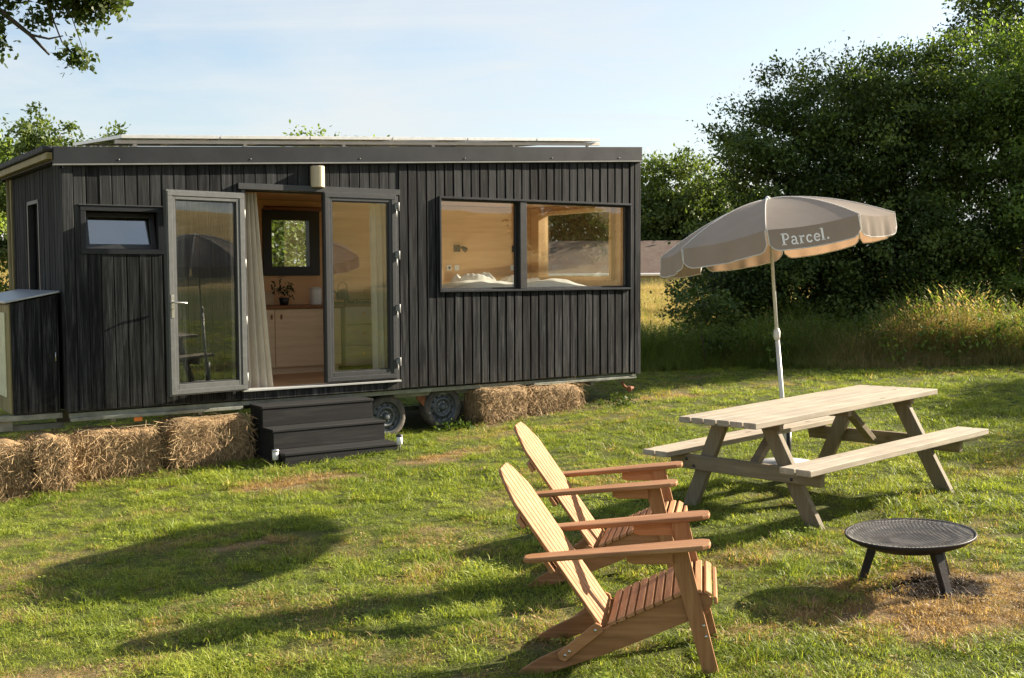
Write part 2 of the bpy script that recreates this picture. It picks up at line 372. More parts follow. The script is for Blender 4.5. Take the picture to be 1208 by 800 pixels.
def dryness(x, y):
    d = np.zeros_like(x)
    wob = .5*(vnoise(x,y,4,3)-.5) + .35*(vnoise(x,y,11,5)-.5)
    for (px,py,rx,ry,an,st) in PATCH:
        c, s = math.cos(an), math.sin(an); u = ((x-px)*c+(y-py)*s)/rx; w = (-(x-px)*s+(y-py)*c)/ry
        r = np.sqrt(u*u+w*w) + wob*1.3
        d = np.maximum(d, st*sstep(1.15, .35, r))
    base = vnoise(x,y,.7,1)*.25 + vnoise(x,y,2.4,2)*.33 + vnoise(x,y,7.5,4)*.42
    d = np.maximum(d, sstep(.50,.85,base)*.55)
    return np.clip(d, 0, 1.25)
def char_mask(x, y):
    u = np.sqrt(((x-2.33)/.33)**2 + ((y-6.05)/.26)**2) + .5*(vnoise(x,y,9,8)-.5)+.3*(vnoise(x,y,25,9)-.5)
    return sstep(1.1,.5,u)

def axis_coords(parts):
    r = [];
    for a,b,s in parts: r += list(np.arange(a,b,s))
    r.append(parts[-1][1]); return np.array(r)
gxs = axis_coords([(-500,-100,40),(-100,-40,6),(-40,-10,1.5),(-10,10,.1),(10,24,.5),(24,60,3),(60,120,8),(120,520,40)])
gys = axis_coords([(-500,-100,40),(-100,-30,6),(-30,0,1.5),(0,3,.25),(3,19,.1),(19,34,.4),(34,70,1.5),(70,130,8),(130,650,40)])
GXX, GYY = np.meshgrid(gxs, gys, indexing='xy')
GZZ = ground(GXX, GYY)
GZZ = np.where(GYY > 140, GZZ + np.clip((GYY-140)/40,0,1)*(3+5*np.sin(GXX/90.)**2), GZZ)
nx, ny = len(gxs), len(gys)
V = np.stack([GXX.ravel(), GYY.ravel(), GZZ.ravel()], 1)
ii, jj = np.meshgrid(np.arange(nx-1), np.arange(ny-1), indexing='xy'); b0 = (jj*nx+ii).ravel()
F = np.stack([b0, b0+1, b0+nx+1, b0+nx], 1)
m, t, o = newmat('lawn_soil'); tcn = N(t,'ShaderNodeTexCoord'); at_ = N(t,'ShaderNodeAttribute'); at_.attribute_name = 'dry'; at2 = N(t,'ShaderNodeAttribute'); at2.attribute_name = 'field'; at3 = N(t,'ShaderNodeAttribute'); at3.attribute_name='burnt'
n1 = noise(t, tcn.outputs['Object'], 9, 6, .65); n2 = noise(t, tcn.outputs['Object'], 45, 5, .7); n3 = noise(t, tcn.outputs['Object'], .35, 4, .6); n4 = noise(t, mapping(t, tcn.outputs['Object'], (.25,1,1)), .5, 7, .7)
green = ramp(t, n2, [(.3,(.035,.045,.012)),(.55,(.085,.10,.025)),(.75,(.16,.16,.05))])
n5 = noise(t, mapping(t, tcn.outputs['Object'], (1,.35,1)), 150, 4, .75, .6); soil = ramp(t, MathN(t,'ADD',MathN(t,'ADD',MathN(t,'MULTIPLY',n1,.3),MathN(t,'MULTIPLY',n2,.3)),MathN(t,'MULTIPLY',n5,.4)), [(.36,(.06,.04,.02)),(.5,(.22,.15,.08)),(.66,(.44,.33,.18))])
fieldc = ramp(t, MathN(t,'ADD',MathN(t,'MULTIPLY',n4,.65),MathN(t,'MULTIPLY',n2,.35)), [(.32,(.16,.13,.045)),(.5,(.36,.26,.10)),(.7,(.55,.40,.18))])
c = mixc(t, at_.outputs['Fac'], green, soil); c = mixc(t, at2.outputs['Fac'], c, fieldc)
burnt = ramp(t, n2, [(.35,(.008,.007,.006)),(.6,(.03,.022,.016)),(.8,(.12,.08,.05))]); c = mixc(t, at3.outputs['Fac'], c, burnt)
principled(t, o, c, .95, 0, bump(t, MathN(t,'ADD',n1,n2), .8, .03), .1); M_SOIL = m
lawn = np_mesh('lawn', V, F, M_SOIL, smooth=True); link(lawn); tag(lawn, kind='structure')
lawn['label'] = 'mown sunlit grass with pale bare patches, running on into dry meadow'
at1 = lawn.data.attributes.new('dry','FLOAT','POINT'); at1.data.foreach_set('value', np.clip(dryness(V[:,0],V[:,1]),0,1).astype(np.float32))
rr = np.hypot(V[:,0]-1, V[:,1]-8); fld = np.maximum(sstep(21,27,rr)*(V[:,1]<19), sstep(20.5,23,V[:,1]))
fld = np.maximum(fld, 0)*.92
at1 = lawn.data.attributes.new('field','FLOAT','POINT'); at1.data.foreach_set('value', fld.astype(np.float32))
at1 = lawn.data.attributes.new('burnt','FLOAT','POINT'); at1.data.foreach_set('value', char_mask(V[:,0],V[:,1]).astype(np.float32))

# ------------------------------------------------------------------ tiny house
HX, HY, HYAW = -4.3883, 11.1698, .5991
HB = Matrix.Translation((HX,HY,0)) @ Matrix.Rotation(HYAW,4,'Z')
def hw(a,b,z=0): return HB @ Vector((a,b,z))
house = empty('tiny_house', (HX,HY,0), HYAW)
tag(house, 'long black timber tiny house on wheels with open glazed door and flat roof', 'tiny house')
LEN, DEP, ZF = 7.376, 2.47, .50
def ztop(a): return 2.925 + (a/LEN)*(3.34-2.925)    # where the cladding meets the fascia
OPEN = [(.167,.938,2.064,2.494), (1.80,3.69,.50,2.775), (4.255,7.225,1.615,2.73)]
def clad_front():
    mb = MB(); a = .085; k = 0; rnd = random.Random(3)
    while a < LEN-.09:
        w = .125+rnd.uniform(-.002,.002); g_ = .011 if a < 3.6 else .019; a1 = min(a+w-g_, LEN-.075); c = (a+a1)/2; 
        segs = [(ZF-.02+rnd.uniform(-.004,.004), ztop(c)-.01)]
        # split at openings; boards that straddle the edge are cut to it
        pieces = [(a,a1,*segs[0])]
        for (o0,o1,z0,z1) in OPEN:
            nw = []
            for (p0,p1,q0,q1) in pieces:
                if p1 <= o0 or p0 >= o1: nw.append((p0,p1,q0,q1)); continue
                if p0 < o0: nw.append((p0,o0,q0,q1)); p0 = o0
                if p1 > o1: nw.append((o1,p1,q0,q1)); p1 = o1
                if q0 < z0-.02: nw.append((p0,p1,q0,z0))
                if q1 > z1+.02: nw.append((p0,p1,z1,q1))
            pieces = nw
        right = c > 3.7
        dep = rnd.uniform(.016,.020) if not right else rnd.uniform(.024,.029)
        tw = R_(rnd.uniform(-.5,3.4) if right else rnd.uniform(-1.2,1.6))
        for (p0,p1,q0,q1) in pieces:
            if p1-p0 < .012: continue
            rm = Matrix.Rotation(tw,3,'Z')
            mb.box(p0,p1,-dep,.0,q0,q1, rot=rm, piv=((p0+p1)/2,-.008,(q0+q1)/2))
        a += w; k += 1
    return mb
clad_front().build('front_cladding', M_CHAR, house, bev=.003)
MB().prism([(.075,-.032),(.075,.004),(-.002,.004),(-.002,.075),(-.03,.075),(-.03,-.032)],(0,0,ZF-.03),(1,0,0),(0,1,0),(0,0,2.40)).build('corner_board', M_CHAR, house, bev=.004)
MB().box(LEN-.07,LEN+.03,-.032,.004,ZF-.05,3.335).build('corner_board', M_CHAR, house, bev=.004)
# structural core of the front wall (behind the cladding), cut round the openings
def wall_core(mb, L, z0, ztf, opens, place, inner=.0):
    xs = sorted({0,L,*[v for o_ in opens for v in o_[:2]]})
    for x0,x1 in zip(xs[:-1], xs[1:]):
        if x1-x0 < 1e-4: continue
        xm = (x0+x1)/2; holes = sorted([(o_[2],o_[3]) for o_ in opens if o_[0] <= xm <= o_[1]])
        z = z0
        for h0,h1 in holes:
            if h0-z > .005: place(mb,x0,x1,z,z,h0,h0)
            z = h1
        place(mb,x0,x1,z,z,ztf(x0),ztf(x1))
def slab(mb, x0,x1,z00,z01,z10,z11, y0, y1, swap=False):
    pts = [(x0,z00),(x1,z01),(x1,z11),(x0,z10)]
    if not swap: mb.prism(pts,(0,y0,0),(1,0,0),(0,0,1),(0,y1-y0,0))
    else: mb.prism(pts,(y0,0,0),(0,1,0),(0,0,1),(y1-y0,0,0))
mb = MB(); wall_core(mb, LEN, ZF, ztop, OPEN, lambda m_,x0,x1,a0,a1,c0,c1: slab(m_,x0,x1,a0,a1,c0,c1,.003,.06)); mb.build('front_wall', M_BLACKMETAL, house)
mb = MB(); wall_core(mb, LEN, ZF+.06, lambda a: 2.80, OPEN, lambda m_,x0,x1,a0,a1,c0,c1: slab(m_,x0,x1,a0,a1,c0,c1,.062,.10)); mb.build('inner_lining', M_PLY, house)
# rear wall
ROPEN = [(3.02,3.76,1.84,2.65)]
mb = MB(); wall_core(mb, LEN, ZF, ztop, ROPEN, lambda m_,x0,x1,a0,a1,c0,c1: slab(m_,x0,x1,a0,a1,c0,c1,DEP-.06,DEP)); mb.build('rear_wall', M_CHAR, house)
mb = MB(); wall_core(mb, LEN-.1, ZF+.06, lambda a: 2.80, ROPEN, lambda m_,x0,x1,a0,a1,c0,c1: slab(m_,x0,x1,a0,a1,c0,c1,DEP-.105,DEP-.063)); mb.build('rear_lining', M_PLY, house)
# end walls
EOPL = [(1.044,1.592,1.55,2.616)]
def board_end(name, a_out, sgn, opens, zt):
    mb = MB(); b = .0; rnd = random.Random(5 if sgn<0 else 6)
    while b < DEP:
        b1 = min(b+.118, DEP); c = (b+b1)/2; d = rnd.uniform(.014,.02)
        zs = [(ZF-.02, zt)]
        for (o0,o1,z0,z1) in opens:
            if o0 <= c <= o1: zs = [(ZF-.02,z0),(z1,zt)]
        for q0,q1 in zs:
            mb.box(min(a_out,a_out+sgn*d),max(a_out,a_out+sgn*d),b+.076 if b==0 else b,b1-.008,q0,q1)
        b += .122
    return mb.build(name, M_CHAR, house, bev=.003)
board_end('end_cladding', -.003, -1, EOPL, 2.93)
EOPR = [(.37,2.12,1.72,2.73)]
board_end('end_cladding', LEN+.003, 1, EOPR, 3.34)
mb = MB(); wall_core(mb, DEP-.12, ZF, lambda b: 2.92, [(o0-.06,o1-.06,z0,z1) for o0,o1,z0,z1 in EOPL], lambda m_,x0,x1,a0,a1,c0,c1: slab(m_,x0+.06,x1+.06,a0,a1,c0,c1,.0,.05,True)); mb.build('end_wall', M_BLACKMETAL, house)
mb = MB(); wall_core(mb, DEP-.12, ZF, lambda b: 3.33, [(o0-.06,o1-.06,z0,z1) for o0,o1,z0,z1 in EOPR], lambda m_,x0,x1,a0,a1,c0,c1: slab(m_,x0+.06,x1+.06,a0,a1,c0,c1,LEN-.05,LEN-.002,True)); mb.build('end_wall', M_BLACKMETAL, house)
mb = MB(); wall_core(mb, DEP-.215, ZF+.06, lambda b: 2.80, [(o0-.105,o1-.105,z0,z1) for o0,o1,z0,z1 in EOPR], lambda m_,x0,x1,a0,a1,c0,c1: slab(m_,x0+.105,x1+.105,a0,a1,c0,c1,LEN-.10,LEN-.052,True)); mb.build('end_lining', M_PLY, house)
# floor, ceiling, roof
MB().box(.0,LEN,.0,DEP,ZF-.03,ZF-.002).build('floor_deck', M_BLACKMETAL, house)
mb = MB()
for i in range(17): mb.box(.06,LEN-.11,.102+i*.132,.102+i*.132+.129,ZF+.0,ZF+.058)
mb.build('floor_boards', M_OAKF, house)
MB().box(.0,LEN-.055,.062,DEP-.065,2.805,2.83).build('ceiling', M_PLY, house)
mb = MB(); mb.box(1.20,1.26,.105,DEP-.11,ZF+.06,2.8); mb.build('partition', M_PLY, house)
mb = MB(); mb.box(4.45,4.50,.5,DEP-.11,ZF+.06,1.62); mb.build('partition', M_PLY, house)
rb = 3.0
mb = MB(); mb.prism([(-.10,2.935),(LEN+.04,3.385),(LEN+.04,3.44),(-.10,2.99)],(0,-.01,0),(1,0,0),(0,0,1),(0,DEP+.12,0)); mb.build('roof', M_ROOFTOP, house)
mb = MB()
mb.prism([(-.103,2.91),(LEN+.028,3.328),(LEN+.028,3.505),(-.103,3.075)],(0,-.062,0),(1,0,0),(0,0,1),(0,.05,0))
mb.prism([(-.103,2.91),(LEN+.028,3.328),(LEN+.028,3.505),(-.103,3.075)],(0,DEP+.115,0),(1,0,0),(0,0,1),(0,.02,0))
for a in (.52,1.9,3.2,4.6,5.9,7.0):
    z = 2.91+(a+.103)/(LEN+.13)*.418
    mb.lathe([(.0,-.07),(.008,-.068),(.009,-.062)],8,(a,0,z+.035),'Y',mi=1)
mb.build('fascia', [M_FASCIA, M_EDGE], house, bev=.003)
mb = MB(); mb.prism([(-.104,2.893),(LEN+.029,3.311),(LEN+.029,3.3265),(-.104,2.9085)],(0,-.07,0),(1,0,0),(0,0,1),(0,.06,0)); mb.build('drip_edge', M_EDGE, house)
# left eave board and ragged sheet edge
mb = MB(); mb.box(-.16,-.102,-.02,DEP+.22,2.955,3.02); mb.build('eave_board', M_OLIVE, house, bev=.004)
mb = MB()
b = -.01
while b < DEP+.2:
    mb.tube([(-.19,b+.04,3.055),(.02,b+.04,3.06)],.03,8); b += .075
mb.build('roof_sheet_edge', M_ROOFTOP, house)
MB().box(-.04,-.004,DEP-.075,DEP-.01,ZF-.02,2.93).build('rear_corner_trim', M_OLIVE, house)
MB().tube([(-.04,DEP+.045,ZF-.1),(-.04,DEP+.045,2.94)],.03,10).build('downpipe', M_OLIVE, house)
# left end slot window
wfr = MB(); 
for (y0,y1,z0,z1) in ((1.03,1.075,1.53,2.63),(1.56,1.605,1.53,2.63),(1.03,1.605,1.53,1.575),(1.03,1.605,2.59,2.63)): wfr.box(-.03,.03,y0,y1,z0,z1)
sw = wfr.build('window', M_BLACKMETAL, house, bev=.002); sw['label'] = 'narrow dark slot window in the end wall'
MB().box(.052,.056,.9,1.7,1.45,2.75).build('dark_backing', M_BLACKMETAL, sw)  # black sheet put in for the darkness behind the slot
# solar panels on rails above the roof
def zroof(a): return 2.99+(a+.1)/(LEN+.14)*.45
M_PV = mat_plain('solar_cells', (.012,.014,.03), .15, 0, .1, 10)
M_ALU = mat_plain('aluminium_frame', (.68,.69,.68), .4, .6, .06, 20)
M_ALUB = mat_plain('rail_and_backsheet', (.55,.50,.42), .6, .1, .08, 10)
edges = np.linspace(.64,6.98,7)
def zsol(a): return 3.255+(a-.64)/(6.98-.64)*.355
for i in range(6):
    a0,a1 = edges[i]+.008,edges[i+1]-.008; th = math.atan2(zsol(a1)-zsol(a0),a1-a0)
    M3 = Matrix.Rotation(-th,3,'Y') @ Matrix.Rotation(R_(3.2),3,'X')
    L_ = (a1-a0)/math.cos(th)
    mb = MB()
    def bx(x0,x1,y0,y1,z0,z1): mb.box(a0+x0,a0+x1,y0,y1,zsol(a0)+z0,zsol(a0)+z1,rot=M3,piv=(a0,.30,zsol(a0)))
    for (x0,x1,y0,y1) in ((0,L_,.30,.325),(0,L_,2.275,2.30),(0,.025,.325,2.275),(L_-.025,L_,.325,2.275)): bx(x0,x1,y0,y1,-.018,.018)
    p_ = mb.build('solar_panel', M_ALU, house, bev=.002)
    mb = MB(); bx(.025,L_-.025,.325,2.275,-.004,.010); mb.build('cells', M_PV, p_)
for y,hh in ((.34,.0),(2.2,.1)):
    mb = MB(); mb.prism([(.6,zsol(.6)+hh-.07),(7.0,zsol(7.0)+hh-.07),(7.0,zsol(7.0)+hh-.03),(.6,zsol(.6)+hh-.03)],(0,y,0),(1,0,0),(0,0,1),(0,.04,0))
    for a in np.arange(.8,7.0,1.2): mb.box(a-.02,a+.02,y+.005,y+.035,zroof(a)-.01,zsol(a)+hh-.05)
    mb.build('panel_rail', M_ALUB, house, bev=.002)
# small window (tilted inwards)
def frame_rect(mb,a0,a1,z0,z1,w,y0,y1):
    mb.box(a0,a1,y0,y1,z1-w,z1); mb.box(a0,a1,y0,y1,z0,z0+w); mb.box(a0,a0+w,y0,y1,z0+w,z1-w); mb.box(a1-w,a1,y0,y1,z0+w,z1-w)
mb = MB(); frame_rect(mb,.14,.955,2.035,2.515,.05,-.032,.035); w1 = mb.build('window', M_FASCIA, house, bev=.003); w1['label'] = 'small high window tilted open'
rt = Matrix.Rotation(R_(-14),3,'X'); mb = MB()
pv = (.55,.05,2.09)
for (x0,x1,z0,z1) in ((.19,.905,2.085,2.135),(.19,.905,2.42,2.465),(.19,.24,2.135,2.42),(.855,.905,2.135,2.42)): mb.box(x0,x1,.03,.065,z0,z1,rot=rt,piv=pv)
mb.build('tilted_sash', M_BLACKMETAL, w1, bev=.002)
MB().box(.24,.855,.043,.05,2.135,2.42,rot=rt,piv=pv).build('pane', mat_glass('sash_glass',(.35,.37,.38),3.0), w1)
mb = MB(); mb.box(.12,.975,-.04,-.0,2.517,2.53); mb.build('flashing', M_GREY, w1, bev=.002)
# big double window
mb = MB()
A0,A1,Z0,Z1,MA0,MA1 = 4.245,7.235,1.60,2.745,5.44,5.50
frame_rect(mb,A0,A1,Z0,Z1,.026,-.055,.10)
w2 = mb.build('window', M_FASCIA, house, bev=.003); w2['label'] = 'wide double window with deep dark box frame'
mb = MB(); mb.box(MA0-.02,MA1+.02,-.046,.098,Z0+.028,Z1-.028); mb.build('mullion', M_BLACKMETAL, w2, bev=.003)
for (a0,a1) in ((A0+.028,MA0-.02),(MA1+.02,A1-.028)):
    mb = MB(); frame_rect(mb,a0,a1,Z0+.028,Z1-.028,.022,.03,.08); s_ = mb.build('sash', M_BLACKMETAL, w2, bev=.002)
    MB().box(a0+.02,a1-.02,.05,.056,Z0+.05,Z1-.05).build('pane', M_GLASS, w2)
# right end window with pine lining
mb = MB(); ya,yb,za,zb = .37,2.12,1.72,2.73
mb.box(LEN-.16,LEN+.02,ya,ya+.05,za,zb); mb.box(LEN-.16,LEN+.02,yb-.05,yb,za,zb); mb.box(LEN-.16,LEN+.02,ya+.05,yb-.05,za,za+.05); mb.box(LEN-.16,LEN+.02,ya+.05,yb-.05,zb-.05,zb)
w3 = mb.build('window', M_PINE, house, bev=.003); w3['label'] = 'pine framed end window seen through the front glass'
MB().box(LEN-.05,LEN-.044,ya+.05,yb-.05,za+.05,zb-.05).build('pane', M_GLASS, w3)
# kitchen window
mb = MB(); x0,x1,z0,z1 = 3.02,3.76,1.84,2.65
for (p,q,r,s_) in ((x0-.03,x0+.09,z0-.03,z1+.03),(x1-.12,x1+.03,z0-.03,z1+.03),(x0+.09,x1-.12,z0-.03,z0+.09),(x0+.09,x1-.12,z1-.11,z1+.03)): mb.box(p,q,DEP-.14,DEP-.02,r,s_)
w4 = mb.build('window', M_BLACKMETAL, house, bev=.003); w4['label'] = 'black framed kitchen window in the rear wall'
MB().box(x0+.09,x1-.12,DEP-.07,DEP-.064,z0+.09,z1-.11).build('pane', M_GLASS, w4)
mb = MB(); mb.tube([(3.0,DEP-.17,2.69),(3.8,DEP-.17,2.69)],.03,10); mb.build('roller_blind', M_TOPW, w4)
# door frame, threshold, lintel
mb = MB(); mb.box(1.80,1.845,-.03,.10,.585,2.775); mb.box(3.655,3.70,-.03,.10,.585,2.775); mb.box(1.76,3.71,-.055,.10,2.735,2.80)
mb.build('door_frame', M_GREY, house, bev=.003)
mb = MB(); mb.box(1.77,3.70,-.065,.10,.562,.584); mb.build('threshold', M_HINGE, house, bev=.003)
mb = MB(); mb.box(1.76,3.71,-.03,.02,ZF-.03,.558); mb.build('kick_board', M_CHAR, house, bev=.003)
def door_leaf(name, w, zb, zt, m_frame, handle, swing, origin, hinge_right, label):
    """leaf in its own frame: x from hinge (0) to free edge (+w), y outward -"""
    e = empty(name); e.parent = house; e.location = origin; e.rotation_euler = (0,0,swing); e['label'] = label
    if True:
        mb = MB(); fw = .098; t0,t1 = -.034,.034
        for (p,q,r,s_) in ((0,fw,zb,zt),(w-fw,w,zb,zt),(fw,w-fw,zb,zb+.115),(fw,w-fw,zt-fw,zt)): mb.box(p,q,t0,t1,r,s_)
        # stepped rebate round the edge and glazing bead
        frame_rect(mb, .012, w-.012, zb+.012, zt-.012, .05, t0-.008 if swing < 1.5 else t1, t0 if swing < 1.5 else t1+.008)
        fr = mb.build('leaf_frame', m_frame, e, bev=.003)
        mb = MB(); frame_rect(mb, fw-.001, w-fw+.001, zb+.114, zt-fw+.001, .014, -.02,.02); mb.build('glazing_bead', M_BLACKMETAL, e)
        MB().box(fw+.004,w-fw-.004,-.006,.006,zb+.118,zt-fw-.004).build('pane', M_GLASS, e)
    if handle:
        s_ = 1
        mb = MB(); hxp = w-.045
        mb.box(hxp-.016,hxp+.016,t1,t1+.012,zb+.80,zb+1.04)
        mb.tube([(hxp,t1+.01,zb+.96),(hxp,t1+.05,zb+.96),(hxp-.02,t1+.058,zb+.958),(hxp-.13,t1+.058,zb+.952)],.0095,8)
        mb.box(hxp-.016,hxp+.016,-t1-.012,-t1,zb+.80,zb+1.04)
        mb.tube([(hxp,-t1-.01,zb+.96),(hxp,-t1-.05,zb+.96),(hxp-.13,-t1-.058,zb+.952)],.0095,8)
        mb.build('handle', M_STEEL, e, bev=.002)
    for k,zz_ in enumerate((zb+.14,zb+.75,zb+1.36,zt-.22)):
        mb = MB()
        if hinge_right == 'closed': mb.tube([(.004,-.055,zz_-.045),(.004,-.055,zz_+.045)],.017,10); mb.box(.0,.03,-.05,-.034,zz_-.04,zz_+.04)
        else: mb.tube([(-.012,.0,zz_-.045),(-.012,.0,zz_+.045)],.014,10)
        mb.build('hinge', M_HINGE, e)
    return e
# closed right leaf: hinge at a=3.665, free edge at 2.745 (x runs towards -a)
door_leaf('door', .915, .60, 2.745, M_GREY, False, math.pi, (3.66,-.025,0), 'open', 'closed right hand leaf of the glazed door')
# visible hinges on the right side of the right leaf (outside)
for zz_ in (.80,1.42,2.04,2.60): MB().tube([(3.675,-.075,zz_-.05),(3.675,-.075,zz_+.05)],.017,10).box(3.63,3.675,-.083,-.058,zz_-.03,zz_+.03).build('hinge', M_EDGE, house, bev=.002)
SW = R_(8)
lf = door_leaf('door', .885, .585, 2.69, M_GREYL, True, math.pi + SW, (1.80,-.075,0), 'open', 'left hand leaf folded open flat against the boards')
# sconce above the door
mb = MB(); prof = [(.0,0)]
n = 14
sx0,sx1 = 2.60,2.76; cxm = (sx0+sx1)/2; rad_ = (sx1-sx0)/2
poly = [(cxm+rad_*math.cos(math.pi+math.pi*k/n), -.03-.105*math.sin(math.pi*k/n)) for k in range(n+1)]
mb.prism(poly,(0,0,2.785),(1,0,0),(0,1,0),(0,0,.235)); sc_ = mb.build('wall_lamp', M_CREAM, house, bev=.006); sc_['label'] = 'cream half round wall lamp above the door'
MB().box(sx0+.02,sx1-.02,-.03,-.018,2.775,3.03).build('back_plate', M_BLACKMETAL, sc_)
# chassis
mb = MB(); mb.box(.0,1.78,-.015,.03,.372,.408); mb.box(5.65,LEN-.03,-.015,.03,.395,.425); mb.box(3.7,5.65,.14,.18,.35,.42); mb.box(0,LEN,.6,.66,.30,.42); mb.box(0,LEN,1.8,1.86,.30,.42); mb.box(.0,LEN,.03,.08,.405,.455)
for a in (.4,1.3,3.1,5.3,6.6): mb.box(a,a+.05,.03,DEP-.05,.34,.40)
mb.tube([(3.3,.6,.15),(4.9,.6,.15)],.025)
mb.build('chassis', M_GALV, house, bev=.003)
mb = MB(); mb.prism([(4.1,.44),(3.98,.44),(4.04,.30),(4.12,.22),(4.16,.30)],(0,.15,0),(1,0,0),(0,0,1),(0,.02,0)); mb.build('suspension_arm', M_RUST, house)
mb = MB(); mb.tube([(7.13,.04,.36),(7.16,.02,.29),(7.24,.0,.25),(7.30,.0,.27)],.018,8); mb.tube([(7.24,.0,.22),(7.24,.0,.29)],.03,10); mb.build('corner_steady', M_RUST, house)
MB().box(.62,.70,-.02,.0,.33,.37).build('reflector', mat_plain('orange_reflector',(.7,.2,.04),.3), house)
def wheel(a, z, b=.12, spin=0.):
    e = empty('wheel'); e.parent = house; e.location = (a,b,z)
    R0 = .262; w = .17
    prof = [(R0*.72,0),(R0*.80,-.006),(R0*.90,-.004),(R0*.97,.01),(R0,.03),(R0,w-.03),(R0*.97,w-.01),(R0*.9,w),(R0*.72,w)]
    mb = MB(); mb.lathe(prof,40,(0,0,0),'Y'); mb.build('tyre', M_RUBBER, e)
    ri = R0*.73
    mb = MB(); mb.lathe([(ri,.0),(ri*.97,-.004),(ri*.92,.012),(ri*.88,.035),(ri*.80,.045),(ri*.66,.03),(ri*.62,.018),(ri*.52,.016),(ri*.46,.03),(ri*.42,.045),(ri*.3,.04),(ri*.22,.03),(ri*.2,-.0),(ri*.12,-.006),(0.001,-.006)],40,(0,0,0),'Y')
    for k in range(12):
        t_ = spin+2*math.pi*k/12; c_ = Vector((math.cos(t_)*ri*.74,0.036,math.sin(t_)*ri*.74))
        mb.lathe([(0.001,-.004),(.014,-.004),(.014,.004)],10,c_,'Y',mi=1)
    for k in range(5):
        t_ = spin+2*math.pi*k/5; c_ = Vector((math.cos(t_)*ri*.32,0.036,math.sin(t_)*ri*.32)); mb.lathe([(0.001,-.012),(.008,-.012),(.009,.006)],6,c_,'Y',mi=2)
    mb.build('rim', [M_RIM, M_BLACKMETAL, M_STEEL], e)
    return e
wheel(4.38,.195); wheel(3.60,.135,spin=.3)
wheel(4.38,.195,DEP-.3); wheel(3.60,.135,DEP-.3)

# interior fittings (separate, lifted out things)
def hthing(name, a, b, z, rz=0.): return empty(name, hw(a,b,z), HYAW+rz)
FL = ZF+.058
kc = hthing('kitchen_cabinet', 2.3, 1.78, FL); tag(kc, 'pale oak kitchen base cabinet with brown worktop, seen through the doorway', 'kitchen cabinet')
mb = MB(); mb.box(0,1.52,.02,.56,.08,.83); mb.box(0.02,1.50,.05,.56,0,.08); mb.build('carcass', M_CAB, kc)
mb = MB(); mb.box(.0,.60,0,.018,.09,.825); mb.build('cabinet_door', M_CAB, kc, bev=.003)
mb = MB(); mb.box(.61,1.41,0,.018,.09,.825); mb.build('cabinet_door', M_CAB, kc, bev=.003)
mb = MB(); mb.box(1.42,1.52,0,.018,.09,.825); mb.build('filler_panel', M_CAB, kc, bev=.003)
mb = MB(); mb.box(-.02,1.56,-.03,.56,.832,.87); mb.build('worktop', M_TOPW, kc, bev=.004)
for x in (.55,.68): MB().box(x,x+.022,-.012,.0,.70,.76).build('pull_tab', M_TOPW, kc)
dc = hthing('drawer_unit', 3.87, 1.74, FL); tag(dc, 'sage drawer unit with two brass knobs under a black hob', 'drawer unit')
mb = MB(); mb.box(0,.52,.02,.6,.06,.84); mb.build('carcass', M_CABG, dc)
for z0_,z1_ in ((.07,.32),(.33,.60),(.61,.835)):
    d_ = MB().box(0,.52,0,.018,z0_,z1_).build('drawer', M_CABG, dc, bev=.003)
    k_ = MB().lathe([(.0001,-.03),(.014,-.028),(.017,-.02),(.01,-.01),(.009,.0)],14,(.26,0,(z0_+z1_)/2+.02),'Y').build('knob', M_BRASS, d_)
MB().box(-.005,.54,-.02,.6,.842,.88).build('worktop', M_TOPW, dc, bev=.004)
mb = MB(); mb.box(.05,.5,.05,.5,.882,.892)
for cx_,cy_ in ((.16,.17),(.38,.17),(.27,.38)):
    mb.lathe([(.0001,.905),(.035,.905),(.04,.893)],16,(cx_,cy_,0))
    for k in range(4):
        t_ = k*math.pi/2; mb.tube([(cx_+.03*math.cos(t_),cy_+.03*math.sin(t_),.925),(cx_+.09*math.cos(t_),cy_+.09*math.sin(t_),.925),(cx_+.09*math.cos(t_),cy_+.09*math.sin(t_),.893)],.005,6)
tag(mb.build('gas_hob', M_BLACKMETAL), 'black gas hob with pan rests on the drawer unit', 'hob').matrix_world = dc.matrix_basis
kt = hthing('kettle', 3.98, 2.05, FL+.93); tag(kt, 'dark kettle standing on the gas hob', 'kettle')
MB().lathe([(.0001,0),(.085,.0),(.09,.03),(.075,.10),(.045,.135),(.0001,.145)],24).build('kettle_body', M_BLACKMETAL, kt)
MB().tube([(-.07,0,.12),(-.06,0,.2),(0,0,.235),(.06,0,.2),(.07,0,.12)],.008,8).build('handle', M_BLACKMETAL, kt)
MB().tube([(-.07,0,.06),(-.12,0,.11),(-.14,0,.13)],[.018,.012,.008],8).build('spout', M_BLACKMETAL, kt)
cn = hthing('canister', 3.56, 1.98, FL+.87); tag(cn, 'white lidded canister on the kitchen worktop', 'canister')
MB().lathe([(.0001,0),(.075,0),(.08,.01),(.08,.19),(.075,.20)],28).build('jar', M_WHITE, cn); MB().lathe([(.078,.2),(.082,.205),(.082,.22),(.03,.228),(.0001,.23)],28).build('lid', M_WHITE, cn)
pp = hthing('potted_plant', 3.16, 2.08, FL+.87); tag(pp, 'dark potted houseplant on the worktop under the kitchen window', 'houseplant')
MB().lathe([(.0001,0),(.05,0),(.07,.1),(.065,.1),(.0001,.09)],20).build('pot', M_BLACKMETAL, pp)
ct = hthing('chopping_board', 2.96, 2.28, FL+.87); tag(ct, 'pale board leaning on the wall beside the houseplant', 'chopping board')
MB().box(-.24,.14,0,.02,0,.17).build('board', M_CAB, ct, bev=.004)
so = MB().box(2.92,3.0,DEP-.117,DEP-.106,1.63,1.71).build('wall_socket', M_WHITE, house, bev=.003)
MB().lathe([(.02,-.012),(.0001,-.012)],12,(2.96,DEP-.108,1.67),'Y').build('socket_hole', M_BLACKMETAL, so)
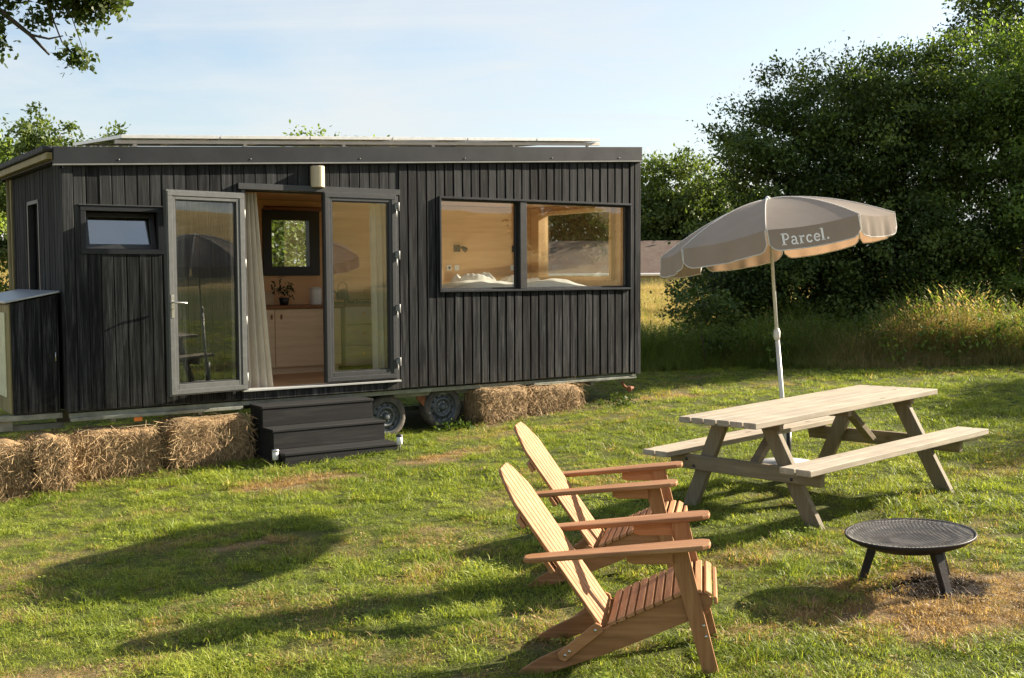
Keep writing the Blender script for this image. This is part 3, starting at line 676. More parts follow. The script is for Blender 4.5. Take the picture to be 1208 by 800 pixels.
for a in (5.83,5.96,6.94):
    s_ = MB().box(a-.04,a+.04,DEP-.117,DEP-.106,1.87,1.95).build('wall_socket', M_WHITE, house, bev=.003)
    if a < 5.9: MB().lathe([(.02,-.012),(.0001,-.012)],12,(a,DEP-.108,1.91),'Y').build('socket_hole', M_BLACKMETAL, s_)
for a in (5.96,6.98):
    mb = MB(); mb.box(a-.05,a+.05,DEP-.135,DEP-.106,2.14,2.24); mb.tube([(a+.02,DEP-.13,2.2),(a+.03,DEP-.19,2.2)],.012,8); mb.tube([(a+.03,DEP-.2,2.21),(a+.07,DEP-.26,2.16)],[.025,.04],12)
    l_ = mb.build('reading_lamp', M_BLACKMETAL, house, bev=.002)
# storage bench / bed platform and bedding
bedp = hthing('bed', 4.52, .12, FL); tag(bedp, 'raised ply bed platform along the rear of the wide window', 'bed')
MB().box(0,LEN-.11-4.52-.0,.16,DEP-.24,0,.92).build('platform', M_PLY, bedp, bev=.003)
MB().box(.02,2.7,.18,DEP-.26,.922,1.07).build('mattress', M_LINEN, bedp, bev=.04, seg=3)
def cloth_blob(name, a0,a1,b0,b1,z0,zh, seed, label, cat, nu=46, nv=36):
    rs = np.random.default_rng(seed); vs = []; 
    ph = rs.uniform(0,6.28,8)
    for j in range(nv):
        for i in range(nu):
            u,v = i/(nu-1), j/(nv-1); e_ = min(1,min(u,1-u)*7)*min(1,min(v,1-v)*7); e_ = math.sqrt(max(0,e_))
            h = .55+.22*math.sin(u*9+ph[0]+2*math.sin(v*4+ph[1]))+.16*math.sin(v*11+ph[2]+u*5)+.07*math.sin((u+v)*14+ph[3])+.03*math.sin((u*2-v)*23+ph[4])
            vs.append((a0+(a1-a0)*u, b0+(b1-b0)*v, z0+zh*e_*max(.1,h)))
    fs = [(j*nu+i,j*nu+i+1,(j+1)*nu+i+1,(j+1)*nu+i) for j in range(nv-1) for i in range(nu-1)]
    o_ = MB().add([(x-a0,y-b0,z-z0) for x,y,z in vs],fs,True).build(name, M_LINEN); o_.matrix_world = HB @ Matrix.Translation((a0,b0,z0))
    tag(o_, label, cat); return o_
cloth_blob('duvet',5.0,7.1,.35,1.75,FL+1.065,.13,3,'rumpled white duvet lying over the bed','duvet')
cloth_blob('pillow',5.75,6.42,1.78,2.28,FL+1.07,.22,5,'white pillow under the left reading lamp','pillow',30,24)
cloth_blob('pillow',6.5,7.15,1.78,2.28,FL+1.07,.18,9,'white pillow under the right reading lamp','pillow',30,24)
# curtain
mb = MB(); nu,nv = 60,20; vs = []
for j in range(nv):
    v = j/(nv-1); z = FL+.0+ (2.715-FL)*v
    wd = .17 + .17*(1-v) ; a_l = 1.87
    for i in range(nu):
        u = i/(nu-1); vs.append((a_l+wd*u*(1 if True else 0), .16+.035*math.sin(u*2*math.pi*4+.6*math.sin(v*3))+.03*(1-v)*math.sin(u*7), z+ (0.02*math.sin(u*9) if j==0 else 0)))
mb.add([(a-1.87,b-.16,z-FL) for a,b,z in vs],[(j*nu+i,j*nu+i+1,(j+1)*nu+i+1,(j+1)*nu+i) for j in range(nv-1) for i in range(nu-1)],True)
cu = mb.build('curtain', M_CURT); cu.matrix_world = HB @ Matrix.Translation((1.87,.16,FL)); tag(cu, 'cream curtain drawn to the left side of the open doorway', 'curtain', 'cream door curtains')
mb = MB(); vs = []
for j in range(nv):
    v = j/(nv-1); z = FL + (2.715-FL)*v
    for i in range(30):
        u = i/29; vs.append((3.42+.24*u+.02*(1-v), .16+.03*math.sin(u*2*math.pi*3), z))
mb.add([(a-3.42,b-.16,z-FL) for a,b,z in vs],[(j*30+i,j*30+i+1,(j+1)*30+i+1,(j+1)*30+i) for j in range(nv-1) for i in range(29)],True)
cu = mb.build('curtain', M_CURT); cu.matrix_world = HB @ Matrix.Translation((3.42,.16,FL)); tag(cu, 'cream curtain gathered behind the closed glazed door leaf', 'curtain', 'cream door curtains')
cr_ = MB().tube([(1.86,.15,2.735),(3.66,.15,2.735)],.012,8).build('curtain_rail', M_BLACKMETAL, house)

# utility cabinet on the drawbar at the left end
uc = hthing('utility_cabinet', 0, 0, 0); tag(uc, 'black boarded cabinet with sloping grey lid at the left end of the house', 'cabinet')
mb = MB(); a = -.50
while a < -.07:
    mb.box(a,min(a+.135,-.06),.13,.15,.47,1.56+ (a+.5)*.2); a += .142
mb.build('front_boards', M_CHAR, uc, bev=.003)
mb = MB(); mb.prism([(-.49,.46),(-.055,.46),(-.055,1.635),(-.49,1.55)],(0,.152,0),(1,0,0),(0,0,1),(0,1.9,0)); mb.build('carcass', M_BLACKMETAL, uc)
mb = MB(); b = .155
while b < 2.0: mb.box(-.512,-.492,b,b+.11,.47,1.54); b += .118
mb.build('end_boards', M_OLIVE, uc, bev=.003)
MB().box(-.524,-.5125,.33,1.4,.62,1.46).build('pale_panel', mat_plain('pale_yellow_panel',(.55,.55,.36),.5), uc, bev=.003)
mb = MB(); mb.prism([(-.56,1.555),(-.045,1.655),(-.045,1.675),(-.56,1.575)],(0,.10,0),(1,0,0),(0,0,1),(0,2.0,0)); mb.build('lid', mat_plain('grey_sheet_lid',(.33,.36,.40),.35,.5,.1,6), uc, bev=.003)
MB().tube([(-.10,.12,.98),(-.10,.10,.98),(-.10,.10,1.06),(-.10,.12,1.06)],.006,8).build('latch', M_STEEL, uc)
mb = MB(); mb.box(-1.3,-.04,.14,.20,.40,.455); mb.box(-1.3,.0,.3,.36,.28,.34); mb.box(-.6,-.55,.2,2.0,.34,.40); mb.box(-.75,-.5,.18,.24,.30,.455); mb.build('drawbar_frame', M_GALV, uc, bev=.003)

# steps
st = hthing('door_steps', 1.86, 0, 0); tag(st, 'three black stained timber steps below the open door', 'steps')
gst = gh(*hw(2.5,-.9)[:2])
TOP = [(.0,-.95,-.62),(.21,-.65,-.33),(.425,-.36,-.04)]
for k,(z,b0_,b1_) in enumerate(TOP):
    mb = MB(); mb.box(-.012,1.312,b0_-.012,b1_+.02,z-.028,z+.0); mb.build('tread', M_STEP, st, bev=.004)
    zl = gst-.08 if k == 0 else TOP[k-1][0]+.001
    mb = MB(); mb.box(.0,1.30,b0_-.004,b0_+.019,zl,z-.029); mb.build('riser', M_STEP, st, bev=.003)
for x0_ in (.0,1.275):
    mb = MB(); pts = [(-.928,gst-.1),(-.02,gst-.1),(-.02,.396),(-.338,.396),(-.338,.181),(-.628,.181),(-.628,-.029),(-.928,-.029)]
    mb.prism(pts,(x0_,0,0),(0,1,0),(0,0,1),(.025,0,0)); mb.build('side_panel', M_STEP, st, bev=.003)

# garden path lights
def path_light(x,y,label):
    e = empty('path_light',(x,y,gh(x,y))); tag(e,label,'path light','solar path lights beside the steps')
    MB().tube([(0,0,-.05),(0,0,.09)],.008,8).build('stake', M_BLACKMETAL, e)
    MB().lathe([(.02,.075),(.031,.08),(.033,.16),(.018,.163)],16).build('lamp_tube', M_WHITE, e)
    MB().lathe([(.034,.162),(.037,.166),(.037,.182),(.0001,.192)],16).build('cap', M_STEEL if 'left' in label else M_BLACKMETAL, e)
path_light(-2.43,11.50,'small solar light at the left front corner of the black steps')
path_light(-1.21,12.03,'small solar light at the right end of the black steps')

# ------------------------------------------------------------------ hay bales
m, t, o = newmat('straw'); isl,_g = island(t); tcn = N(t,'ShaderNodeTexCoord'); n_ = noise(t, mapping(t, tcn.outputs['Object'], (1,1,1)), 28, 6, .7, 1.2)
c = ramp(t, MathN(t,'ADD',MathN(t,'MULTIPLY',isl,.55),MathN(t,'MULTIPLY',n_,.45)), [(.12,(.055,.032,.016)),(.4,(.25,.16,.08)),(.7,(.48,.34,.18)),(1,(.70,.56,.34))])
principled(t,o,c,.75,0,bump(t,n_,.7,.02),.2); M_STRAW = m
M_TWINE = mat_plain('sisal_twine',(.30,.24,.14),.8)
def bale(a0,a1,b0,b1,z1,label,seed,rust=1.0,nstraw=2000):
    rs = np.random.default_rng(seed); cxa,cyb = (a0+a1)/2,(b0+b1)/2; p = hw(cxa,cyb); gz = gh(p.x,p.y)-.02
    L_,W_,H_ = a1-a0,b1-b0,z1-gz
    e = empty('straw_bale',(p.x,p.y,gz),HYAW+rs.uniform(-.03,.03)); tag(e,label,'straw bale','straw bales along the foot of the house')
    nu,nv = 22,12; bm = bmesh.new(); bmesh.ops.create_cube(bm,size=1.0); bmesh.ops.subdivide_edges(bm,edges=bm.edges,cuts=9,use_grid_fill=True)
    for v in bm.verts:
        q = v.co.copy(); r_ = (abs(q.x*2)**6+abs(q.y*2)**6+abs(q.z*2)**6)**(1/6); q = q/max(r_,1e-6)*1.0*max(abs(q.x*2),abs(q.y*2),abs(q.z*2))
        k = 1+.03*math.sin(q.x*23+seed)*math.sin(q.z*17)+.02*rs.normal()
        k *= 1-.16*max(0.,.25-(q.z+.5))/.25
        v.co = Vector((q.x*L_*k, q.y*W_*k, (q.z+.5)*H_*(1+.03*math.sin(q.x*9+seed))))
    me = bpy.data.meshes.new('bale_body'); bm.to_mesh(me); bm.free(); me.materials.append(M_STRAW); me.polygons.foreach_set('use_smooth',[True]*len(me.polygons))
    bo = bpy.data.objects.new('bale_body',me); link(bo,e)
    # strands
    n = nstraw; face = rs.choice(4,n,p=[.5,.25,.125,.125]); u = rs.uniform(-.5,.5,n); w = rs.uniform(0,1,n)
    P = np.zeros((n,3)); Nn = np.zeros((n,3))
    fm = face==0; P[fm] = np.stack([u[fm]*L_, -W_/2*np.ones(fm.sum()), w[fm]*H_],1); Nn[fm] = (0,-1,0)
    fm = face==1; P[fm] = np.stack([u[fm]*L_, (w[fm]-.5)*W_, H_*np.ones(fm.sum())],1); Nn[fm] = (0,0,1)
    fm = face==2; P[fm] = np.stack([-L_/2*np.ones(fm.sum()), u[fm]*W_, w[fm]*H_],1); Nn[fm] = (-1,0,0)
    fm = face==3; P[fm] = np.stack([L_/2*np.ones(fm.sum()), u[fm]*W_, w[fm]*H_],1); Nn[fm] = (1,0,0)
    D = rs.normal(size=(n,3)); D -= Nn*(D*Nn).sum(1,keepdims=True)*.75; D[:,2] -= .8; D += Nn*rs.uniform(.0,.45,(n,1)); D /= np.linalg.norm(D,axis=1,keepdims=True)
    ln = rs.uniform(.04,.15,(n,1)); wd = rs.uniform(.0012,.003,(n,1)); S = np.cross(D,Nn+.3*rs.normal(size=(n,3))); S /= np.linalg.norm(S,axis=1,keepdims=True)+1e-9
    P = P*np.where(P[:,2:3] < .25*H_, 1-.14*(1-P[:,2:3]/(.25*H_)), 1)*np.array([1,1,0])+P*np.array([0,0,1]); P0 = P+Nn*.004; P2 = P0+D*ln; Pm = P0+D*ln*.5+Nn*rs.uniform(0,.02,(n,1))
    P2[:,2] = np.maximum(P2[:,2],.005)
    Vv = np.stack([P0-S*wd,P0+S*wd,Pm+S*wd,Pm-S*wd,P2+S*wd*.6,P2-S*wd*.6],1).reshape(-1,3)
    b_ = np.arange(n)[:,None]*6; Fq = np.concatenate([b_+np.array([0,1,2,3]),b_+np.array([3,2,4,5])])
    link(np_mesh('loose_straw',Vv,Fq,M_STRAW),e)
    if L_ > .6:
        for yy in (-W_*.22,W_*.22): MB().tube([(-L_/2*1.03,yy,.02),(-L_/2*1.03,yy,H_*.98),(-L_*.4,yy,H_*1.04),(0,yy,H_*1.02),(L_*.4,yy,H_*1.04),(L_/2*1.03,yy,H_*.98),(L_/2*1.03,yy,.02)],.004,5).build('twine', M_TWINE, e)
    return e
bale(-.84,-.43,-.30,.4,.235,'end of a straw bale at the far left edge of the row under the cabinet',1)
bale(-.385,-.05,-.36,.4,.265,'narrow straw bale second from the left, dark beneath the cabinet',2)
bale(.0,.84,-.20,.25,.275,'long straw bale below the small high window, left of the bale at the steps',3,nstraw=2900)
bale(.90,1.77,-.27,.22,.325,'long straw bale touching the left side of the black steps',4,nstraw=2900)
bale(4.74,5.46,-.19,.30,.405,'reddish straw bale right beside the trailer wheel',5)
bale(5.52,6.33,-.14,.30,.385,'straw bale at the right end of the row, away from the wheels',6)

rs = np.random.default_rng(91); n = 900; la = np.concatenate([rs.uniform(-.9,1.85,n*2//3),rs.uniform(4.6,6.6,n//3)]); lb = -.28-rs.exponential(.10,len(la)); n = len(la)
lx = HX+la*math.cos(HYAW)-lb*math.sin(HYAW); ly = HY+la*math.sin(HYAW)+lb*math.cos(HYAW)
P = np.stack([lx,ly,ground(lx,ly)+rs.uniform(.012,.045,n)],1); D = rs.normal(size=(n,3))*np.array([1,1,.25]); D /= np.linalg.norm(D,axis=1,keepdims=True); S = np.cross(D,np.array([0,0,1.])); ln = rs.uniform(.04,.16,(n,1)); wd = .0016
Vv = np.stack([P-S*wd,P+S*wd,P+D*ln+S*wd,P+D*ln-S*wd],1).reshape(-1,3); ls_ = np_mesh('loose_straw',Vv,np.arange(n*4).reshape(-1,4),M_STRAW); link(ls_); tag(ls_,'loose straw stalks shed on the grass in front of the bales',kind='stuff')
# ------------------------------------------------------------------ picnic table
TX,TY,TYAW = 2.3105,8.4972,.6359
c_,s_ = math.cos(TYAW),math.sin(TYAW)
gn = Vector((-GX,-GY,1)).normalized(); tu = Vector((c_,s_,GX*c_+GY*s_)).normalized(); tv = gn.cross(tu).normalized()
TM = Matrix(((tu.x,tv.x,gn.x,TX),(tu.y,tv.y,gn.y,TY),(tu.z,tv.z,gn.z,GZ+GX*TX+GY*TY),(0,0,0,1)))
tb = empty('picnic_table', mat=TM); tag(tb, 'pale weathered pine picnic table with attached benches, in front of the parasol', 'picnic table')
TL,TW,TH,SH,SWd,BW = 2.11,.7275,.731,.451,1.585,.262
bwid = (TW-5*.014)/6
for i in range(6):
    y0 = -TW/2+i*(bwid+.014); MB().box(-TL/2+random.uniform(-.004,.004),TL/2,y0,y0+bwid,TH-.042,TH).build('top_board', M_TIMB, tb, bev=.005, seg=2)
for sg in (-1,1):
    for i in range(2):
        y0 = sg*(SWd/2) - (sg>0)*BW + (0 if sg>0 else 0) + i*(BW/2+.004)
        if sg < 0: y0 = -SWd/2 + i*(BW/2+.004)
        MB().box(-1.039,1.039,y0,y0+BW/2-.010,SH-.042,SH).build('seat_board', M_TIMB, tb, bev=.005, seg=2)
XF = .76
for sx in (-1,1):
    x = sx*XF
    for sg in (-1,1):
        # legs lean in from the feet to the top
        mb = MB(); foot = Vector((x,sg*.60,-.03)); topp = Vector((x,sg*.235,TH-.085)); 
        d = (topp-foot); wv = Vector((0,1,0)); half = .068
        vs = []
        for p in (foot,topp):
            for dx in (-.0225,.0225):
                for dy in (-half,half): vs.append(p+Vector((dx,dy,0)))
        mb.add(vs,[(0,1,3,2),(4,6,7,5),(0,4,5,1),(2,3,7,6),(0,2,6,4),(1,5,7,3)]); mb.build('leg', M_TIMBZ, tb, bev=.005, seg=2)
    xo = x+sx*.048
    poly = [(-.715,SH-.046),(-.70,SH-.155),(.70,SH-.155),(.715,SH-.046)]
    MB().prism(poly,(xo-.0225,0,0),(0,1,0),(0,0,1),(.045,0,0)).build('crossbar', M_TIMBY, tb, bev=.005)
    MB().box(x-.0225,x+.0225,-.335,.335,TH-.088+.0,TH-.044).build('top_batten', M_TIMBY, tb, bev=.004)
    xi = x-sx*.02
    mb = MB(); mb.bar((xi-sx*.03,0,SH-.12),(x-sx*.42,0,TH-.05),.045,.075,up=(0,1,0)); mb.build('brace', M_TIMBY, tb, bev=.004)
    for y in (-.52,-.46,.46,.53):
        for z in ((SH-.08) if abs(y)>.5 else (SH-.125),): MB().lathe([(.0001,sx*.030),(.011,sx*.030),(.011,sx*.0)],12,(xo+ (0),y,z),'X').build('bolt', M_BLACKMETAL, tb)
MB().box(-.022,.022,-.33,.33,TH-.088,TH-.044).build('top_batten', M_TIMBY, tb, bev=.004)

# ------------------------------------------------------------------ parasol
UX,UY = 2.385,9.74; ug = gh(UX,UY)
um = empty('parasol',(UX,UY,ug)); tag(um,'taupe parasol with white piping and lettering, tilted over the picnic table','parasol')
apex = Vector((2.180-UX,9.665-UY,2.433-ug)); rimc = Vector((2.233-UX,9.643-UY,2.122-ug))
ax = (apex-rimc).normalized(); base = Vector((0,0,0)); collar = Vector((2.277-UX,-.03,1.286-ug))
MB().tube([base+Vector((0,0,.02)),collar+Vector((.002,0,-.02))],[.021,.019],14).build('pole', M_POLE, um)
MB().tube([collar,rimc+(apex-rimc)*.92],[.015,.014],14).build('upper_pole', M_POLE, um)
MB().tube([collar+Vector((0,0,-.05)),collar+Vector((0,0,-.02)),collar+Vector((0,0,.02)),collar+Vector((0,0,.05))],[.022,.029,.029,.018],14).build('pole_joint', M_POLE, um)
MB().lathe([(.0001,.0),(.235,0),(.25,.012),(.25,.045),(.235,.06),(.05,.065),(.045,.07)],40,(0,0,.0)).build('ballast_base', mat_plain('grey_concrete',(.32,.32,.31),.8,0,.1,12,.3), um)
MB().tube([(0,0,.06),(0,0,.36)],.032,16).build('base_tube', M_BLACKMETAL, um)
RR = .985; e1 = Vector((1,0,0)); e1 = (e1-ax*e1.dot(ax)).normalized(); e2 = ax.cross(e1).normalized()
H_ = (apex-rimc).length
def cpt(ang, r):
    h = H_*(1-(r/RR)**1.75); return rimc+ax*h+(e1*math.cos(ang)+e2*math.sin(ang))*r
A0_ = R_(163)
angs = [A0_+k*math.pi/4 for k in range(8)]
mb = MB(); nr = 12; ns = 9
for k in range(8):
    vs = []
    for i in range(nr+1):
        r = RR*i/nr
        pa,pb = cpt(angs[k],r),cpt(angs[k]+math.pi/4,r)
        for j in range(ns):
            u = j/(ns-1); p = pa.lerp(pb,u); sag = .022*math.sin(math.pi*u)*(i/nr); p = p-ax*sag; vs.append(p)
    mb.add(vs,[(i*ns+j,i*ns+j+1,(i+1)*ns+j+1,(i+1)*ns+j) for i in range(nr) for j in range(ns-1)],True)
mb.build('canopy', M_CANVAS, um)
mb = MB()
for k in range(8): mb.tube([cpt(angs[k],RR*i/10)+ax*.004 for i in range(11)],.0045,5)
mb.build('seam_piping', M_PIPING, um)
mb = MB(); mb.tube([apex-ax*.02,apex+ax*.012,apex+ax*.03],[.03,.022,.008],12); mb.build('finial', M_WHITE, um)
hub = rimc-ax*.02
for k in range(8):
    q = MB().tube([cpt(angs[k],RR*i/8)-ax*.012 for i in range(9)],.004,5).build('rib', M_WHITE, um)
    MB().tube([hub+ax*.05,cpt(angs[k],RR*.48)-ax*.015],.0035,5).build('strut', M_WHITE, q)
VH = .165
TEXTK = 2
flapinfo = None
for k in range(8):
    pa,pb = cpt(angs[k],RR),cpt(angs[k]+math.pi/4,RR); ch = pb-pa; L_ = ch.length; cu_ = ch.normalized(); mid = (pa+pb)/2-rimc
    outw = (mid-ax*mid.dot(ax)).normalized(); dn = (-Vector((0,0,1))*.75-ax*.35+outw*.06); dn = (dn-cu_*dn.dot(cu_)).normalized(); nrm = cu_.cross(dn).normalized()
    if nrm.dot(outw) < 0: nrm = -nrm
    nu = 26; nv = 7; vs = []; wav = 0 if k == TEXTK else .011
    def edge(u):   # bottom edge: deep in the middle, rounded at both ends
        c0 = min(u,1-u)/.11; return VH*(1.0 if c0>=1 else math.sqrt(max(0.,1-(1-c0)**2))*.55+.45)
    for j in range(nv):
        v = j/(nv-1)
        for i in range(nu):
            u = .012+.976*i/(nu-1); d_ = edge(u)*v
            wv = wav*v*(math.sin(u*17+k*2)+.6*math.sin(u*31+k)); sagt = .022*math.sin(math.pi*u)
            vs.append(pa+cu_*(L_*u)+dn*d_+nrm*wv-ax*(sagt if True else 0))
    mb = MB().add(vs,[(j*nu+i,j*nu+i+1,(j+1)*nu+i+1,(j+1)*nu+i) for j in range(nv-1) for i in range(nu-1)],True)
    fl = mb.build('valance', M_CANVAS, um)
    mb = MB(); path = [Vector(vs[j*nu]) for j in range(nv)]+[Vector(vs[(nv-1)*nu+i]) for i in range(nu)]+[Vector(vs[j*nu+nu-1]) for j in range(nv-1,-1,-1)]
    mb.tube(path,.0045,5); mb.build('edge_piping', M_PIPING, fl)
    if k == TEXTK: flapinfo = (pa,cu_,dn,nrm,L_,fl)
# lettering, drawn as flat glyphs with slab serifs
def glyphs():
    def arc(cx,cy,rx,ry,a0,a1,n=18): return [(cx+rx*math.cos(R_(a0+(a1-a0)*i/n)),cy+ry*math.sin(R_(a0+(a1-a0)*i/n))) for i in range(n+1)]
    S = []  # (polyline, width list or number)
    x = 0
    # P
    S += [([(.28,0),(.28,1.42)],.27),([(0,.05),(.58,.05)],.13),([(0,1.37),(.3,1.37)],.13),([(.28,1.37),(.62,1.36)]+arc(.62,1.02,.30,.34,90,-90)+[(.28,.68)],.17)]
    x = 1.18
    # a
    S += [([(x+.12,.80)]+arc(x+.40,.70,.27,.27,150,0)+[(x+.67,.12),(x+.72,.05),(x+.88,.05)],.2),(arc(x+.36,.30,.26,.25,60,330)+[(x+.60,.22)],.17),([(x+.66,.55),(x+.36,.55)],.14)]
    x = 2.22
    # r
    S += [([(x+.24,0),(x+.24,.95)],.24),([(x,.05),(x+.52,.05)],.11),([(x,.93),(x+.25,.93)],.12),([(x+.26,.62),(x+.40,.86),(x+.62,.90),(x+.70,.80)],.2)]
    x = 3.10
    # c
    S += [(arc(x+.44,.49,.33,.42,40,325,26),.2),([(x+.66,.80),(x+.68,.68)],.2)]
    x = 4.06
    # e
    S += [(arc(x+.44,.49,.33,.42,0,325,26),.19),([(x+.13,.51),(x+.76,.51)],.13)]
    x = 5.02
    # l
    S += [([(x+.22,0),(x+.22,1.5)],.26),([(x-.02,.05),(x+.48,.05)],.11),([(x-.02,1.46),(x+.24,1.46)],.11)]
    x = 5.72
    S += [(arc(x+.14,.14,.07,.07,0,360,14),.16)]
    return S
pa,cu_,dn,nrm,L_,fl = flapinfo
if cu_.x < 0: pa,cu_ = pa+cu_*L_,-cu_
mb = MB(); sc_t = .063; tx0 = L_*.14; ty0 = .128
for poly,w in glyphs():
    n = len(poly); vs = []
    for i,(px_,py_) in enumerate(poly):
        q0,q1 = poly[max(i-1,0)],poly[min(i+1,n-1)]; dx,dy = q1[0]-q0[0],q1[1]-q0[1]; l = math.hypot(dx,dy) or 1; nx_,ny_ = -dy/l,dx/l
        for sg in (1,-1):
            X,Y = px_+sg*nx_*w/2,py_+sg*ny_*w/2
            uu = (tx0+X*sc_t)/L_; sagv = .022*math.sin(math.pi*min(max(uu,0),1))
            vs.append(pa+cu_*(tx0+X*sc_t)+dn*(ty0-Y*sc_t)+nrm*.004-ax*sagv)
    mb.add(vs,[(2*i,2*i+1,2*i+3,2*i+2) for i in range(n-1)])
lt = mb.build('lettering', mat_plain('white_print',(.86,.85,.82),.7,0,.03), fl)

# ------------------------------------------------------------------ adirondack chairs
def rounded(poly): return poly
def make_chair():
    e = empty('adirondack_chair',(0,0,0))
    Wd = .47; TH_ = .021
    # side boards (profile in x,z)
    prof = [(-.012,.0),(.035,-.004),(.10,.0),(.39,.095),(.51,.14),(.77,.245),(.865,.285),(.888,.325),(.89,.352),(.86,.372),(.80,.378),(.745,.362),(.56,.287),(.39,.213),(.33,.185),(.19,.122),(.09,.078),(.02,.036),(-.012,.012)]
    for y in (0.0,Wd-TH_):
        MB().prism(prof,(0,y,0),(1,0,0),(0,0,1),(0,TH_,0)).build('side_board', M_ACACIA, e, bev=.003, seg=2)
    # front legs, wider at the top, leaning
    for y in (-.022,Wd+.001):
        pts = [(.838,-.02),(.909,-.02),(.866,.20),(.822,.42),(.79,.594),(.703,.588),(.742,.42),(.792,.20)]
        MB().prism(pts,(0,y,0),(1,0,0),(0,0,1),(0,.021,0)).build('leg', M_ACACIAZ, e, bev=.003, seg=2)
    # arm brackets under the arms
    for y in (-.044,Wd+.0225):
        pts = [(.60,.548),(.74,.55),(.74,.47),(.70,.475),(.62,.505)]
        MB().prism([(.52,.535),(.55,.522),(.724,.520),(.724,.588),(.52,.576)],(0,y+.0,0),(1,0,0),(0,0,1),(0,.02,0)).build('arm_bracket', M_ACACIA, e, bev=.003)
    # arms
    for sg,yc in ((-1,-.055),(1,Wd+.055)):
        out = []
        L0,L1 = .06,.895
        pl = [(L0+.0,-.035),(L0+.03,-.052),(.25,-.054),(.55,-.064),(.80,-.072),(.86,-.068),(.89,-.045),(L1,0),(.89,.045),(.86,.066),(.80,.068),(.55,.060),(.25,.045),(L0+.03,.04),(L0,.025)]
        th = math.atan2(.05,.83)
        zl = lambda x: .548+(x-.06)*.062
        vsb = [Vector((x,yc+y,zl(x))) for x,y in pl]; vst = [v+Vector((0,0,.024)) for v in vsb]; n = len(pl)
        mb = MB().add(vsb+vst,[tuple(range(n-1,-1,-1)),tuple(range(n,2*n))]+[(i,(i+1)%n,n+(i+1)%n,n+i) for i in range(n)]); mb.build('armrest', M_ACACIA, e, bev=.006, seg=2)
    # seat slats: 8 on the slope, 4 round the nose
    def seat_path(s):   # s in metres along the top of the side boards from the back
        P = [(.405,.222),(.56,.290),(.745,.366),(.80,.382),(.858,.378),(.893,.355),(.897,.318),(.885,.285)]
        acc = 0
        for (x0,z0),(x1,z1) in zip(P[:-1],P[1:]):
            l = math.hypot(x1-x0,z1-z0)
            if s <= acc+l: f = (s-acc)/l; return x0+(x1-x0)*f,z0+(z1-z0)*f,math.atan2(z1-z0,x1-x0)
            acc += l
        return P[-1][0],P[-1][1],math.atan2(P[-1][1]-P[-2][1],P[-1][0]-P[-2][0])
    s = .02
    for i in range(12):
        w = .038 if i < 9 else .032
        x,z,an = seat_path(s+w/2); mb = MB(); rm = Matrix.Rotation(-an,3,'Y')
        mb.box(x-w/2,x+w/2,-.018,Wd+.018,z,z+.017,rot=rm,piv=(x,0,z)); mb.build('seat_slat', M_ACACIAY, e, bev=.003)
        s += w+.0085
    # back: 7 slats fanned slightly, rounded top
    B0 = Vector((.385,0,.222)); B1 = Vector((-.062,0,.940)); up = (B1-B0).normalized(); LB = (B1-B0).length; nb = Vector((up.z,0,-up.x))
    nsl = 7; Wb,Wt = .425,.455
    for i in range(nsl):
        u0,u1 = i/nsl,(i+1)/nsl
        def edge_pt(u,v): return Wd/2+(u-.5)*(Wb+(Wt-Wb)*v)
        um_ = (u0+u1)/2
        def top(u): 
            q = abs(u-.5)*2; return 1.0-.19*max(0.,(q-.34)/.66)**1.5-.012*q*q
        pts = [(edge_pt(u0,0)+.0045,-.03),(edge_pt(u1,0)-.0045,-.03)]
        nseg = 5
        tl = [(edge_pt(u0+(u1-u0)*t_,top(u0+(u1-u0)*t_))+(.0045 if t_==0 else (-.0045 if t_==1 else 0)),top(u0+(u1-u0)*t_)*LB) for t_ in [1-k/nseg for k in range(nseg+1)]]
        MB().prism(pts+tl,B0,(0,1,0),up,-nb*.016).build('back_slat', M_ACACIAZ, e, bev=.0025)
    # rails behind the back
    for v,w in ((.70,.40),(.42,.52)):
        c = B0+up*(LB*v)-nb*.028
        if v > .6: poly = [(-w/2,-.03),(w/2,-.03),(w/2,.02),(w/2-.04,.035),(-w/2+.04,.035),(-w/2,.02)]
        else: poly = [(-.235,-.03),(.235,-.03),(.235,.03),(-.235,.03)]
        MB().prism(poly,c+Vector((0,Wd/2,0)),(0,1,0),up,-nb*.024).build('back_rail', M_ACACIAY, e, bev=.003)
    MB().box(.36,.384,.0225,Wd-.0225,.12,.20).build('back_rail', M_ACACIAY, e, bev=.003)
    # folding struts on the side boards
    for y in (-.016,Wd+.001):
        mb = MB(); mb.bar((.205,y+.0075,.09),(.375,y+.0075,.225),.015,.052,up=(0,1,0)) if False else None
        d = Vector((.17,0,.135)).normalized(); q = Vector((-d.z,0,d.x)); a_,b_ = Vector((.195,y,.088)),Vector((.378,y,.228))
        pts = [a_-q*.026,b_-q*.026,b_+d*.012,b_+q*.026,a_+q*.026,a_-d*.012]
        n = 6; vs = pts+[p+Vector((0,.015,0)) for p in pts]
        MB().add(vs,[tuple(range(n-1,-1,-1)),tuple(range(n,2*n))]+[(i,(i+1)%n,n+(i+1)%n,n+i) for i in range(n)]).build('strut', M_ACACIA, e, bev=.003)
    for (x,z) in ((.845,.235),(.853,.185),(.215,.10),(.235,.118),(.36,.215)):
        yy = -.024 if x > .8 else -.018
        MB().lathe([(.0001,yy-.003),(.006,yy-.003),(.007,yy+.003)],10,(x,0,z),'Y').build('screw', M_STEEL, e)
        MB().lathe([(.0001,Wd-yy+.003),(.006,Wd-yy+.003),(.007,Wd-yy-.003)],10,(x,0,z),'Y').build('screw', M_STEEL, e)
    mb = MB(); mb.box(.78,.80,.024,Wd-.024,.27,.34); mb.build('front_rail', M_ACACIAY, e, bev=.003)
    return e
